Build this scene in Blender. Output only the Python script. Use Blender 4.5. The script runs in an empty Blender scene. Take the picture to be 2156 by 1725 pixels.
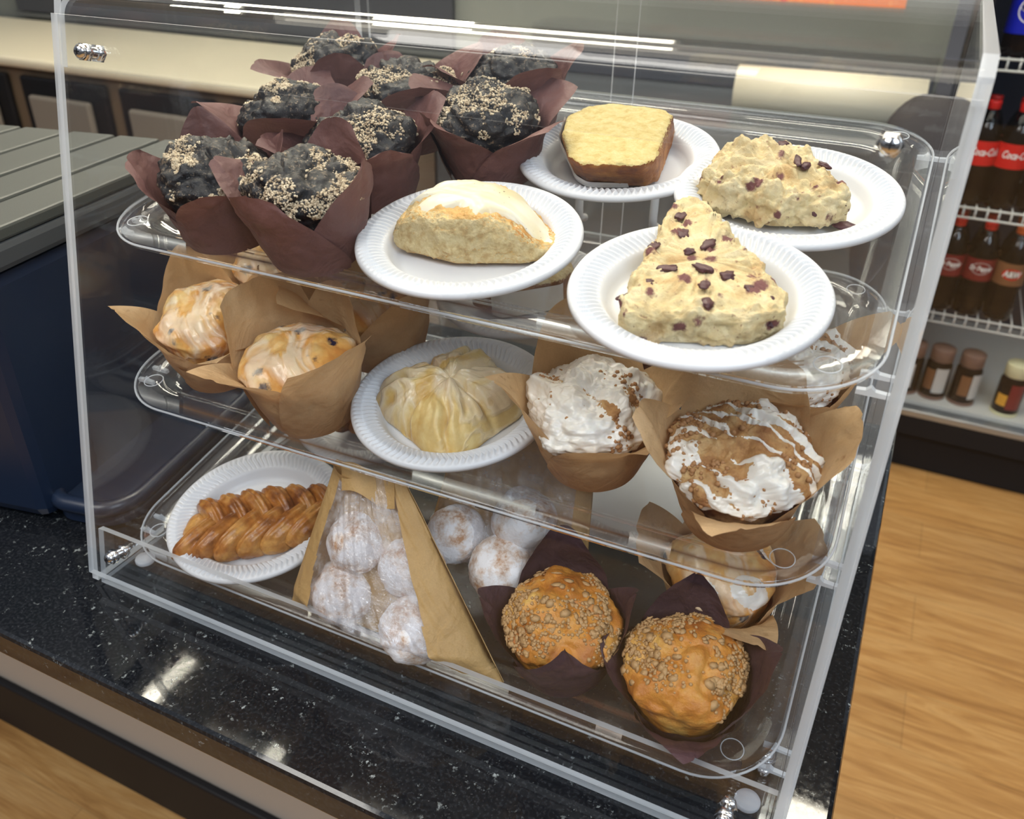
import bpy, bmesh, math, random
from mathutils import Vector, Matrix, noise
PI = math.pi
sc = bpy.context.scene
col = sc.collection

# ------------------------------------------------------------------ camera
cam_d = bpy.data.cameras.new('camera'); cam = bpy.data.objects.new('camera', cam_d); col.objects.link(cam)
R = Matrix(((0.90213217, -0.23540985, 0.36157952), (0.43108209, 0.45672604, -0.77818349), (0.01804927, 0.85789482, 0.51350822)))
CAM = Vector((0.55744534, -0.34725592, 0.51448142))
cam.matrix_world = Matrix.Translation(CAM) @ R.to_4x4()
cam_d.sensor_width = 36.0
cam_d.lens = 1785.12 / 2156 * 36.0
cam_d.clip_start = 0.01
cam_d.dof.use_dof = True
cam_d.dof.focus_distance = 0.60
cam_d.dof.aperture_fstop = 9.0
sc.camera = cam

# ------------------------------------------------------------------ world and light
w = bpy.data.worlds.new('daylight'); sc.world = w; w.use_nodes = True
wn = w.node_tree
bg = wn.nodes['Background']
tc = wn.nodes.new('ShaderNodeTexCoord'); sep = wn.nodes.new('ShaderNodeSeparateXYZ')
rp = wn.nodes.new('ShaderNodeValToRGB'); mr = wn.nodes.new('ShaderNodeMapRange')
wn.links.new(tc.outputs['Generated'], sep.inputs[0]); wn.links.new(sep.outputs['Z'], mr.inputs['Value'])
mr.inputs['From Min'].default_value = -0.3; mr.inputs['From Max'].default_value = 1.0
wn.links.new(mr.outputs[0], rp.inputs[0]); wn.links.new(rp.outputs[0], bg.inputs[0])
rp.color_ramp.elements[0].color = (0.16, 0.15, 0.15, 1); rp.color_ramp.elements[0].position = 0.25
rp.color_ramp.elements[1].color = (0.74, 0.80, 0.92, 1); rp.color_ramp.elements[1].position = 0.75
bg.inputs[1].default_value = 0.42


def area(name, loc, target, size, size_y, power, color):
    l = bpy.data.lights.new(name, 'AREA'); l.shape = 'RECTANGLE'; l.size = size; l.size_y = size_y
    l.energy = power; l.color = color
    o = bpy.data.objects.new(name, l); col.objects.link(o)
    o.location = loc
    o.rotation_euler = (Vector(target) - Vector(loc)).to_track_quat('-Z', 'Y').to_euler()
    return o


area('window_daylight', (2.3, -1.3, 2.3), (0.3, 0.2, 0.1), 1.6, 1.4, 62, (0.76, 0.88, 1.0))
area('shopfront_daylight', (-0.7, -1.5, 2.5), (0.3, 0.2, 0.1), 1.6, 1.1, 46, (1.0, 0.965, 0.90))

sc.view_settings.view_transform = 'Standard'
sc.view_settings.look = 'None'
sc.view_settings.gamma = 1.0
sc.view_settings.use_curve_mapping = False
sc.view_settings.exposure = 0.15
sc.cycles.transparent_max_bounces = 48
sc.cycles.max_bounces = 14

# ------------------------------------------------------------------ materials


class N:
    """tiny node-graph helper"""

    def __init__(s, name):
        s.m = bpy.data.materials.new(name); s.m.use_nodes = True
        s.t = s.m.node_tree; s.out = s.t.nodes['Material Output']; s.p = s.t.nodes['Principled BSDF']
        s.tc = None

    def n(s, kind, **kw):
        nd = s.t.nodes.new('ShaderNode' + kind)
        for k, v in kw.items(): setattr(nd, k, v)
        return nd

    def l(s, a, b): s.t.links.new(a, b)

    def coord(s, which='Object', scale=None):
        if s.tc is None: s.tc = s.n('TexCoord')
        o = s.tc.outputs[which]
        if scale:
            mp = s.n('Mapping'); mp.inputs['Scale'].default_value = scale; s.l(o, mp.inputs[0]); return mp.outputs[0]
        return o

    def noise(s, scale, detail=3, rough=.5, vec=None, dist=0):
        nd = s.n('TexNoise'); nd.inputs['Scale'].default_value = scale; nd.inputs['Detail'].default_value = detail
        nd.inputs['Roughness'].default_value = rough; nd.inputs['Distortion'].default_value = dist
        s.l(vec or s.coord(), nd.inputs['Vector']); return nd.outputs['Fac']

    def voro(s, scale, feature='F1', vec=None):
        nd = s.n('TexVoronoi', feature=feature); nd.inputs['Scale'].default_value = scale
        s.l(vec or s.coord(), nd.inputs['Vector']); return nd.outputs['Distance']

    def ramp(s, fac, stops, interp='LINEAR'):
        nd = s.n('ValToRGB'); r = nd.color_ramp; r.interpolation = interp
        while len(r.elements) < len(stops): r.elements.new(.5)
        for e, (p, c) in zip(r.elements, stops):
            e.position = p; e.color = (c[0], c[1], c[2], 1) if hasattr(c, '__len__') else (c, c, c, 1)
        s.l(fac, nd.inputs[0]); return nd.outputs[0]

    def mix(s, fac, a, b):
        nd = s.n('Mix', data_type='RGBA')
        for sock, v in ((nd.inputs[0], fac), (nd.inputs[6], a), (nd.inputs[7], b)):
            if isinstance(v, (int, float)): sock.default_value = v
            elif isinstance(v, tuple): sock.default_value = (*v, 1)
            else: s.l(v, sock)
        return nd.outputs[2]

    def math(s, op, a, b=0.0, c=0.0):
        nd = s.n('Math', operation=op)
        for i, v in enumerate((a, b, c)):
            if isinstance(v, (int, float)): nd.inputs[i].default_value = v
            else: s.l(v, nd.inputs[i])
        return nd.outputs[0]

    def bump(s, h, strength=.5, dist=.001):
        nd = s.n('Bump'); nd.inputs['Strength'].default_value = strength; nd.inputs['Distance'].default_value = dist
        s.l(h, nd.inputs['Height']); s.l(nd.outputs[0], s.p.inputs['Normal']); return nd.outputs[0]

    def set(s, color=None, rough=None, metal=None, **kw):
        for key, v in (('Base Color', color), ('Roughness', rough), ('Metallic', metal), *[(k.replace('_', ' '), v) for k, v in kw.items()]):
            if v is None: continue
            i = s.p.inputs[key]
            if isinstance(v, tuple): i.default_value = (*v, 1) if len(v) == 3 else v
            elif isinstance(v, (int, float)): i.default_value = v
            else: s.l(v, i)
        return s


def plain(name, color, rough=.5, metal=0, **kw):
    return N(name).set(color, rough, metal, **kw).m


MAT = {}


def thin_ior(a, ior):
    # sheets are see-through without bending light, so the far face must not reflect totally
    ge = a.n('NewGeometry')
    return a.math('ADD', ior, a.math('MULTIPLY', ge.outputs['Backfacing'], 1 / ior - ior))


def acrylic(name, tint=(.985, .99, .992), haze=0.0, gl=1.0, hazecol=(.9, .93, 1)):
    a = N(name); a.t.nodes.remove(a.p)
    tr = a.n('BsdfTransparent'); tr.inputs[0].default_value = (*tint, 1)
    g = a.n('BsdfGlossy'); g.inputs['Roughness'].default_value = 0.0; g.inputs[0].default_value = (gl, gl, gl, 1)
    fr = a.n('Fresnel'); a.l(thin_ior(a, 1.42), fr.inputs[0])
    mx = a.n('MixShader'); a.l(fr.outputs[0], mx.inputs[0]); a.l(tr.outputs[0], mx.inputs[1]); a.l(g.outputs[0], mx.inputs[2])
    res = mx.outputs[0]
    if haze:
        d = a.n('BsdfDiffuse'); d.inputs[0].default_value = (*hazecol, 1)
        m2 = a.n('MixShader'); m2.inputs[0].default_value = haze
        a.l(res, m2.inputs[1]); a.l(d.outputs[0], m2.inputs[2]); res = m2.outputs[0]
    a.l(res, a.out.inputs[0]); return a.m


MAT['acrylic'] = acrylic('clear_acrylic')
MAT['tray'] = acrylic('clear_tray_plastic', (.975, .982, .985), haze=.012)
MAT['pad'] = acrylic('frosted_pad', (.95, .96, .98), haze=.40)
MAT['rail'] = acrylic('clear_rail_plastic', (.96, .97, .985), haze=.03)
# cut edges: piped light and bluish sky reflection put into the pale colour, part see-through
e = N('acrylic_cut_edge'); e.set((.86, .92, .99), .12, 0, Specular_IOR_Level=.9)
tr = e.n('BsdfTransparent'); tl = e.n('BsdfTranslucent'); tl.inputs[0].default_value = (.95, .97, 1, 1)
m1 = e.n('MixShader'); m1.inputs[0].default_value = .45; e.l(e.p.outputs[0], m1.inputs[1]); e.l(tl.outputs[0], m1.inputs[2])
m2 = e.n('MixShader'); m2.inputs[0].default_value = .36; e.l(m1.outputs[0], m2.inputs[1]); e.l(tr.outputs[0], m2.inputs[2])
e.l(m2.outputs[0], e.out.inputs[0]); MAT['edge'] = e.m
MAT['chrome'] = plain('chrome', (.86, .87, .88), .12, 1)

g = N('black_granite')
big = g.noise(9, 6, .65); flk = g.voro(120); n2 = g.noise(170, 4, .7); n3 = g.noise(28, 4, .6)
fl = g.math('MULTIPLY', g.ramp(n2, [(.595, 0), (.67, 1)]), g.ramp(n3, [(.49, 0), (.62, 1)]))
base = g.mix(g.ramp(g.noise(420, 2), [(.45, 0), (.75, 1)]), (.006, .007, .009), (.022, .024, .028))
g.set(g.mix(g.math('MULTIPLY', fl, .75), base, (.42, .46, .46)), g.ramp(n2, [(.4, .025), (.72, .10)]), 0, Specular_IOR_Level=.55)
MAT['granite'] = g.m

f = N('oak_plank_floor')
vec = f.coord('Object')
br = f.n('TexBrick'); f.l(vec, br.inputs['Vector']); br.offset = .37; br.squash = 1
br.inputs['Scale'].default_value = 1; br.inputs['Brick Width'].default_value = 1.25; br.inputs['Row Height'].default_value = .15
br.inputs['Mortar Size'].default_value = .0012; br.inputs['Bias'].default_value = 0
br.inputs['Color1'].default_value = (.9, .9, .9, 1); br.inputs['Color2'].default_value = (.55, .55, .55, 1); br.inputs['Mortar'].default_value = (0.15, .15, .15, 1)
gv = f.coord('Object', (1.0, 9.0, 1)); gr = f.noise(3.2, 6, .62, gv, 1.4); gv2 = f.coord('Object', (2.4, 60, 1)); gr2 = f.noise(6, 3, .5, gv2, .3)
c1 = f.ramp(gr, [(.28, (.27, .125, .036)), (.48, (.46, .245, .080)), (.62, (.55, .325, .125)), (.8, (.34, .17, .055))])
c2 = f.mix(f.ramp(gr2, [(.35, .35), (.65, 0)]), c1, (.25, .11, .035))
f.set(f.mix(.30, c2, f.mix(1.0, c2, br.outputs['Color'])), .38, 0)
mm = f.n('Mix', data_type='RGBA', blend_type='MULTIPLY'); mm.inputs[0].default_value = .35
f.l(c2, mm.inputs[6]); f.l(br.outputs['Color'], mm.inputs[7]); f.l(mm.outputs[2], f.p.inputs['Base Color'])
MAT['floor'] = f.m

MAT['beige'] = plain('beige_panel', (.50, .43, .36), .6)
MAT['black'] = plain('black_vinyl', (.010, .010, .012), .5, 0, Specular_IOR_Level=.3)
MAT['cream'] = plain('cream_laminate', (.80, .73, .56), .4)
MAT['tan'] = plain('tan_cabinet', (.20, .145, .095), .5)
MAT['wallgrey'] = plain('grey_wall', (.20, .215, .205), .8)
MAT['darkgrey'] = plain('dark_grey_panel', (.055, .06, .075), .4)
MAT['slate'] = plain('brushed_slate_metal', (.16, .175, .19), .35, .6)
MAT['flap'] = plain('pale_beige_flap', (.25, .22, .185), .5)
MAT['ceil'] = plain('ceiling_tile', (.75, .74, .70), .9)
MAT['navy'] = plain('navy_black_plastic', (.008, .016, .038), .33)
pt = N('ribbed_grey_plastic'); pt.set((.062, .067, .060), .5, 0); pt.bump(pt.noise(900, 2), .3, .0004); MAT['printer_top'] = pt.m
MAT['groove'] = plain('dark_groove', (.055, .06, .065), .5)
MAT['white'] = plain('white_plastic', (.86, .86, .86), .3)
MAT['wire'] = plain('white_coated_wire', (.72, .75, .75), .35)
MAT['shelf_white'] = plain('white_shelf_liner', (.66, .68, .66), .5)
MAT['alu'] = plain('brushed_aluminium', (.42, .44, .45), .3, .8)
MAT['brown_leather'] = plain('dark_brown_vinyl', (.022, .014, .012), .7)
em = N('light_panel'); em.set((1, .96, .88), .5); em.p.inputs['Emission Color'].default_value = (1, .93, .76, 1); em.p.inputs['Emission Strength'].default_value = 24
MAT['lamp'] = em.m

em = N('wide_light_panel'); em.set((1, .96, .88), .5); em.p.inputs['Emission Color'].default_value = (1, .94, .80, 1); em.p.inputs['Emission Strength'].default_value = 2.8
MAT['lamp_wide'] = em.m

fo = N('white_foam'); fo.set((.70, .71, .735), .40, 0, Subsurface_Weight=.04); fo.p.inputs['Subsurface Radius'].default_value = (.004, .004, .004)
MAT['foam'] = fo.m


def paper(name, c1, c2, trans, stain=None):
    a = N(name)
    n = a.noise(14, 4, .6); fine = a.noise(900, 2, .6)
    c = a.mix(a.ramp(n, [(.35, 0), (.7, 1)]), c1, c2)
    c = a.mix(a.ramp(fine, [(.35, .18), (.6, 0)]), c, tuple(x * .7 for x in c1))
    if stain:
        s = a.noise(38, 4, .6)
        c = a.mix(a.ramp(s, [(.66, 0), (.74, .75)]), c, stain)
        sp_ = a.n('SeparateXYZ'); a.l(a.coord(), sp_.inputs[0])   # grease soaked through low down, ragged edge
        gz = a.math('ADD', sp_.outputs['Z'], a.math('MULTIPLY', a.math('SUBTRACT', a.noise(40, 4, .6), .5), .045))
        c = a.mix(a.ramp(a.math('MULTIPLY', gz, 10), [(.16, .72), (.46, 0)]), c, (.40, .17, .05))
    a.set(c, .55, 0)
    a.bump(a.math('ADD', a.noise(130, 4, .6), a.math('MULTIPLY', a.noise(32, 2, .5, dist=2.0), 2.0)), .45, .0022)
    t = a.n('BsdfTranslucent'); a.l(c, t.inputs[0])
    mx = a.n('MixShader'); mx.inputs[0].default_value = trans
    a.l(a.p.outputs[0], mx.inputs[1]); a.l(t.outputs[0], mx.inputs[2]); a.l(mx.outputs[0], a.out.inputs[0])
    return a.m


MAT['paper_brown'] = paper('chocolate_brown_paper', (.145, .066, .058), (.215, .10, .090), .14)
MAT['paper_dark'] = paper('dark_aubergine_paper', (.060, .030, .040), (.095, .048, .055), .08)
MAT['paper_tan'] = paper('tan_parchment', (.68, .44, .22), (.80, .56, .31), .30, (.34, .15, .05))
MAT['kraft'] = paper('kraft_bag_paper', (.55, .34, .13), (.66, .43, .18), .2)

d = N('dark_chocolate_crumb')
n = d.noise(90, 5, .65)
spk = d.ramp(d.math('ADD', d.noise(330, 3, .7), d.math('MULTIPLY', d.noise(30, 2), .3)), [(.72, 0), (.80, 1)])
d.set(d.mix(spk, d.ramp(n, [(.35, (.004, .0045, .007)), (.6, (.018, .017, .018)), (.8, (.05, .042, .034))]), (.20, .15, .10)), d.ramp(d.noise(40, 3), [(.4, .28), (.6, .6)]), 0)
d.bump(d.noise(260, 5, .7), .8, .0016); MAT['choc'] = d.m
s = N('sugar_streusel'); s.set(s.ramp(s.noise(220, 2), [(.35, (.36, .27, .17)), (.65, (.72, .60, .42))]), .6, 0); MAT['streusel'] = s.m


def baked(name, pale, gold, brown, sc1=22, bump=.5, rough=.42, glaze=None, spots=None, detail=320, gs=(.50, .56)):
    a = N(name)
    n = a.noise(sc1, 4, .6, dist=.3); n2 = a.noise(sc1 * 3.7, 3, .6)
    c = a.ramp(n, [(.34, brown), (.47, gold), (.66, pale)])
    c = a.mix(a.ramp(n2, [(.4, .35), (.62, 0)]), c, brown)
    h = a.noise(detail, 5, .65)
    if spots:
        sv = a.voro(spots[1]); k = a.ramp(a.math('ADD', sv, a.math('MULTIPLY', a.noise(190, 4, .65), .42)), [(spots[2], 1), (spots[2] + .10, 0)])
        c = a.mix(k, c, spots[0])
    if name == 'berry_scone_dough':
        c = a.mix(a.ramp(a.noise(260, 3, .6), [(.64, 0), (.70, .7)]), c, (.30, .13, .08))
    r = rough
    if glaze:
        gn = a.noise(glaze, 3, .5, dist=1.6)
        band = a.math('ABSOLUTE', a.math('SUBTRACT', gn, .5))
        gk = a.ramp(a.math('ADD', band, a.math('MULTIPLY', a.math('SUBTRACT', a.noise(glaze * .6, 2), .5), .35)), [(.008, 1), (.085, 0)])
        c = a.mix(a.math('MULTIPLY', gk, .5), c, (.88, .80, .66))
        hh = a.math('ADD', a.math('MULTIPLY', h, .35), a.math('MULTIPLY', gk, .8))
        a.bump(hh, bump, .0016)
        r = a.ramp(gk, [(0, rough), (1, .18)])
    else:
        a.bump(h, bump, .0014)
    a.set(c, r, 0, Subsurface_Weight=.08); a.p.inputs['Subsurface Radius'].default_value = (.004, .0025, .001)
    return a.m


MAT['blue_muffin'] = baked('glazed_golden_crust', (.78, .60, .28), (.74, .40, .11), (.56, .20, .04), 26, .4, .28, glaze=17, spots=((.02, .014, .035), 44, .35))
MAT['crumb_muffin'] = baked('cinnamon_crumb_crust', (.66, .44, .20), (.50, .26, .09), (.30, .12, .035), 60, 1.0, .6, detail=420)
MAT['oat_muffin'] = baked('orange_golden_crust', (.78, .50, .14), (.66, .28, .045), (.42, .13, .02), 24, .7, .34)
MAT['oats'] = plain('toasted_oats', (.50, .30, .13), .55)
MAT['crumbs'] = plain('brown_sugar_crumbs', (.38, .19, .075), .7)
MAT['scone'] = baked('berry_scone_dough', (.76, .66, .42), (.70, .57, .31), (.54, .36, .16), 45, 1.0, .7, spots=((.17, .06, .055), 60, .40), detail=300)
MAT['berry'] = plain('dark_cooked_berry', (.075, .022, .026), .45)
MAT['cut_crumb'] = baked('open_crumb', (.74, .62, .36), (.66, .52, .27), (.50, .34, .15), 150, 1.0, .75, detail=520)
MAT['scone_crust'] = baked('golden_scone_crust', (.72, .50, .20), (.60, .34, .09), (.48, .22, .05), 60, .8, .5)
MAT['pound'] = baked('yellow_cake_crumb', (.76, .64, .32), (.70, .56, .24), (.60, .44, .16), 150, 1.0, .85, detail=620)
MAT['cake_crust'] = baked('browned_cake_crust', (.46, .20, .04), (.30, .10, .015), (.15, .04, .008), 50, .5, .5)
MAT['pastry'] = baked('pale_puff_pastry', (.78, .61, .28), (.72, .52, .20), (.58, .34, .09), 34, .7, .42, glaze=13, detail=180)
MAT['braid'] = baked('browned_glazed_braid', (.64, .33, .09), (.42, .15, .028), (.15, .04, .010), 40, .5, .25, detail=160)
MAT['sticky'] = baked('dark_sticky_pastry', (.30, .11, .03), (.17, .05, .015), (.07, .02, .008), 60, .6, .25)
ic = N('white_icing'); ic.set(ic.mix(ic.ramp(ic.noise(25, 3), [(.4, 0), (.7, .7)]), (.82, .79, .74), (.72, .60, .44)), .26, 0, Subsurface_Weight=.2)
ic.p.inputs['Subsurface Radius'].default_value = (.004, .003, .002); ic.bump(ic.noise(150, 3), .25, .001); MAT['icing'] = ic.m
vi = N('vanilla_bean_icing'); vi.set(vi.mix(vi.ramp(vi.noise(420, 2), [(.70, 0), (.74, .8)]), vi.mix(vi.ramp(vi.noise(22, 2), [(.4, 0), (.65, 1)]), (.80, .76, .62), (.72, .62, .38)), (.16, .10, .05)), .3, 0)
vi.bump(vi.noise(60, 3), .35, .0015); MAT['vanilla_icing'] = vi.m
pw = N('powdered_sugar'); pw.set(pw.ramp(pw.noise(65, 5, .7), [(.34, (.50, .28, .16)), (.44, (.74, .62, .54)), (.54, (.88, .86, .87))]), .85, 0); pw.bump(pw.noise(400, 4), .6, .001); MAT['powder'] = pw.m


def film():
    a = N('clear_bag_film'); a.t.nodes.remove(a.p)
    t = a.n('BsdfTransparent'); t.inputs[0].default_value = (.97, .97, .99, 1)
    g = a.n('BsdfGlossy'); g.inputs['Roughness'].default_value = .07
    d = a.n('BsdfDiffuse'); d.inputs[0].default_value = (.86, .86, .9, 1)
    fr = a.n('Fresnel'); a.l(thin_ior(a, 2.1), fr.inputs[0])
    h = a.noise(70, 5, .6, a.coord('Object', (1, 3, .5)), 1.2)
    b = a.n('Bump'); b.inputs['Strength'].default_value = .7; b.inputs['Distance'].default_value = .003; a.l(h, b.inputs['Height'])
    a.l(b.outputs[0], g.inputs['Normal']); a.l(b.outputs[0], fr.inputs['Normal'])
    m1 = a.n('MixShader'); a.l(fr.outputs[0], m1.inputs[0]); a.l(t.outputs[0], m1.inputs[1]); a.l(g.outputs[0], m1.inputs[2])
    m2 = a.n('MixShader'); a.l(a.ramp(a.noise(45, 5, .65), [(.45, .05), (.72, .42)]), m2.inputs[0])
    a.l(m1.outputs[0], m2.inputs[1]); a.l(d.outputs[0], m2.inputs[2]); a.l(m2.outputs[0], a.out.inputs[0]); return a.m


MAT['film'] = film()

# ------------------------------------------------------------------ object helpers


def mesh_obj(name, verts, faces, mat, parent=None, smooth=True, mats=None, fmat=None):
    me = bpy.data.meshes.new(name)
    me.from_pydata([tuple(v) for v in verts], [], faces); me.update()
    for m in (mats or [mat]): me.materials.append(MAT[m] if isinstance(m, str) else m)
    if fmat: me.polygons.foreach_set('material_index', fmat)
    me.polygons.foreach_set('use_smooth', [smooth] * len(me.polygons))
    o = bpy.data.objects.new(name, me); col.objects.link(o)
    if parent: o.parent = parent
    return o


def tag(o, label=None, cat=None, group=None, kind=None):
    for k, v in (('label', label), ('category', cat), ('group', group), ('kind', kind)):
        if v: o[k] = v
    return o


def empty(name, M, label, cat, group=None):
    o = bpy.data.objects.new(name, None); col.objects.link(o); o.empty_display_size = .02
    o.matrix_world = M if isinstance(M, Matrix) else Matrix.Translation(M)
    return tag(o, label, cat, group)


def copy_thing(src, M, label, group=None):
    def rec(o, par):
        c = o.copy(); col.objects.link(c)
        if par: c.parent = par
        for ch in list(o.children): rec(ch, c)
        return c
    c = rec(src, None); c.matrix_world = M; c['label'] = label
    if group: c['group'] = group
    return c


class MB:
    """collects primitive pieces into one mesh"""

    def __init__(s): s.v = []; s.f = []; s.m = []

    def add(s, vs, fs, mi=0):
        b = len(s.v); s.v += [Vector(v) for v in vs]; s.f += [tuple(i + b for i in f) for f in fs]; s.m += [mi] * len(fs); return s

    def box(s, a, b, mi=0, edge=None):
        (x0, y0, z0), (x1, y1, z1) = a, b
        vs = [(x, y, z) for z in (z0, z1) for y in (y0, y1) for x in (x0, x1)]
        return s.add(vs, [(0, 2, 3, 1), (4, 5, 7, 6), (0, 1, 5, 4), (2, 6, 7, 3), (0, 4, 6, 2), (1, 3, 7, 5)], mi)

    def tube(s, pts, r, n=8, mi=0, cap=True):
        pts = [Vector(p) for p in pts]; rings = []
        for i, p in enumerate(pts):
            t = (pts[min(i + 1, len(pts) - 1)] - pts[max(i - 1, 0)]).normalized()
            u = t.orthogonal().normalized() if i == 0 else (u - t * u.dot(t)).normalized()
            w_ = t.cross(u); rr = r[i] if hasattr(r, '__len__') else r
            rings.append([p + (u * math.cos(2 * PI * k / n) + w_ * math.sin(2 * PI * k / n)) * rr for k in range(n)])
        fs = [(i * n + k, i * n + (k + 1) % n, (i + 1) * n + (k + 1) % n, (i + 1) * n + k) for i in range(len(pts) - 1) for k in range(n)]
        if cap: fs += [tuple(reversed(range(n))), tuple((len(pts) - 1) * n + k for k in range(n))]
        return s.add([v for r_ in rings for v in r_], fs, mi)

    def lathe(s, prof, n=32, mi=0, M=None):
        vs = [Vector((r * math.cos(2 * PI * k / n), r * math.sin(2 * PI * k / n), z)) for r, z in prof for k in range(n)]
        if M: vs = [M @ v for v in vs]
        fs = [(i * n + k, i * n + (k + 1) % n, (i + 1) * n + (k + 1) % n, (i + 1) * n + k) for i in range(len(prof) - 1) for k in range(n)]
        return s.add(vs, fs, mi)

    def build(s, name, mat, parent=None, smooth=False, mats=None, bevel=0, M=None):
        vs = [M @ v for v in s.v] if M else s.v
        o = mesh_obj(name, vs, s.f, mat, parent, smooth, mats, s.m if mats else None)
        if bevel:
            b = o.modifiers.new('bevel', 'BEVEL'); b.width = bevel; b.segments = 2; b.limit_method = 'ANGLE'
        return o


def struct(o): o['kind'] = 'structure'; return o


# ------------------------------------------------------------------ the setting
FZ = -0.82
struct(MB().box((-3.2, -3.2, FZ - .1), (3.4, 3.0, FZ)).build('floor', 'floor'))
struct(MB().box((-4.2, 2.62, FZ), (.56, 2.72, 2.0)).build('wall_back', 'wallgrey'))
struct(MB().box((-3.2, -.6, 1.96), (3.4, 3.0, 2.02)).build('ceiling', 'ceil'))
struct(MB().box((-3.2, .225, FZ), (.45, .30, -.03)).build('wall_front', 'beige'))
MB_ = MB().box((-3.2, .210, FZ), (.452, .2245, FZ + .125)); struct(MB_.build('baseboard_front', 'black', bevel=.004))

# ceiling lights
for i, (x, y, sx, sy) in enumerate([(-.50, .98, .44, .17), (-1.46, 1.04, .025, .14), (.62, 1.46, .55, .13), (.15, .36, 1.2, .45), (-1.7, 2.15, .7, .12)]):  # last panel is unseen, added to brighten the cream back counter
    labs = ['long white ceiling light mirrored in the black worktop in front of the case', 'small white ceiling light mirrored as a thin streak on the worktop',
            'white ceiling light above the case, over the drinks cooler side', 'widest white ceiling light, added above the pastry case to light its cover bend', 'unseen ceiling light added to brighten the cream back counter']
    L = empty('ceiling_light', Vector((x, y, 1.96)), labs[i], 'light', 'ceiling lights')
    MB().box((-sx - .02, -sy - .02, -.012), (sx + .02, sy + .02, 0)).build('frame', 'white', L)
    MB().box((-sx, -sy, -.02), (sx, sy, -.0125)).build('diffuser', 'lamp_wide' if i == 3 else 'lamp', L)  # wide dim panel added for the cover's bend highlight and top light

# worktop of the front counter
ct = MB()
ct.box((-3.2, -.075, -.030), (.610, .60, -.0003))
o = ct.build('worktop', 'granite', bevel=.004)
tag(o, 'glossy black granite worktop flecked with white, under the pastry case', 'worktop')

# ------------------------------------------------------------------ the pastry case
W = .578; SL = .2157
case = empty('pastry_display_case', Vector((0, 0, 0)), 'clear acrylic three-tray pastry display case standing on the black worktop', 'display case')


def panel(name, quad_front, n, parent, face='acrylic', edge='edge'):
    """flat sheet: quad corners + thickness vector n; cut edges get the edge material"""
    q = [Vector(p) for p in quad_front]; k = len(q); vs = q + [p + n for p in q]
    fs = [tuple(range(k)), tuple(range(2 * k - 1, k - 1, -1))] + [(i, i + k, (i + 1) % k + k, (i + 1) % k) for i in range(k)]
    return mesh_obj(name, vs, [tuple(reversed(f)) for f in fs], face, parent, False, [face, edge], [0, 0] + [1] * k)


def sp(x, z, off=0.0):
    nv = Vector((0, 1, -SL)).normalized()
    return Vector((x, SL * z, z)) + nv * off


panel('front_panel', [sp(.002, .0155, -.006), sp(W, .0155, -.006), sp(W, .443, -.006), sp(.002, .443, -.006)], Vector((0, 1, -SL)).normalized() * .005, case)
prof = [(.0030, .003), (.455, .003), (.455, .460), (.115, .460), (.1, .452), (.094, .43)]
for x0, nm in ((-.0045, 'side_panel'), (W - .0050, 'side_panel')):
    panel(nm, [(x0, y, z) for y, z in prof], Vector((.0070, 0, 0)), case)
# bent cover sheet: short flange down behind the front panel, bend, flat top to the rear
pr = [sp(0, .410, 0), sp(0, .428, 0)]
cc = sp(0, .442, .019)
for i in range(0, 9):
    a = math.radians(180 - 12.2 + (-i) * (77.8 / 8)); pr.append(Vector((0, cc.y + .019 * math.cos(a), cc.z + .019 * math.sin(a))))
pr[-1] = Vector((0, pr[-1].y, pr[-1].z)); zt = pr[-1].z
pr += [Vector((0, .46, zt))]
inner = []
for i, p in enumerate(pr):
    t = (pr[min(i + 1, len(pr) - 1)] - pr[max(i - 1, 0)]).normalized(); nn = Vector((0, t.z, -t.y)); inner.append(p + nn * .004)
vs = []; fs = []; fm = []
xs = (.003, W - .003)
for x in xs:
    for p in pr + inner: vs.append((x, p.y, p.z))
k = len(pr); K2 = 2 * k
for i in range(k - 1):
    fs += [(i, i + 1, K2 + i + 1, K2 + i), (k + i, K2 + k + i, K2 + k + i + 1, k + i + 1)]; fm += [0, 0]
    fs += [(i, k + i, k + i + 1, i + 1), (K2 + i, K2 + i + 1, K2 + k + i + 1, K2 + k + i)]; fm += [1, 1]
fs += [(0, K2, K2 + k, k), (k - 1, 2 * k - 1, K2 + 2 * k - 1, K2 + k - 1)]; fm += [1, 1]
mesh_obj('top_cover', vs, fs, 'acrylic', case, False, ['acrylic', 'edge'], fm)
# base: floor sheet, slanted front lip, side strips
base_y0 = .0095
panel('base_panel', [(.006, base_y0, .001), (W - .006, base_y0, .001), (W - .006, .455, .001), (.006, .455, .001)], Vector((0, 0, .004)), case)
panel('front_lip', [sp(.006, .003, .0025), sp(W - .006, .003, .0025), sp(W - .006, .054, .0025), sp(.006, .054, .0025)], Vector((0, 1, -SL)).normalized() * .005, case)
# two sliding rear doors with white pulls
for x0, x1, y in ((.006, .300, .462), (.276, W - .006, .4685)):
    dr = panel('rear_door', [(x0, y, .01), (x1, y, .01), (x1, y, .455), (x0, y, .455)], Vector((0, .004, 0)), case)
    hx = .260 if x0 < .1 else .336
    h = MB(); h.tube([(hx, y - .001, .235), (hx, y - .016, .24), (hx, y - .018, .25), (hx, y - .018, .305), (hx, y - .016, .315), (hx, y - .001, .32)], .0042, 10)
    h.build('door_pull', 'white', dr, True)


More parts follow.
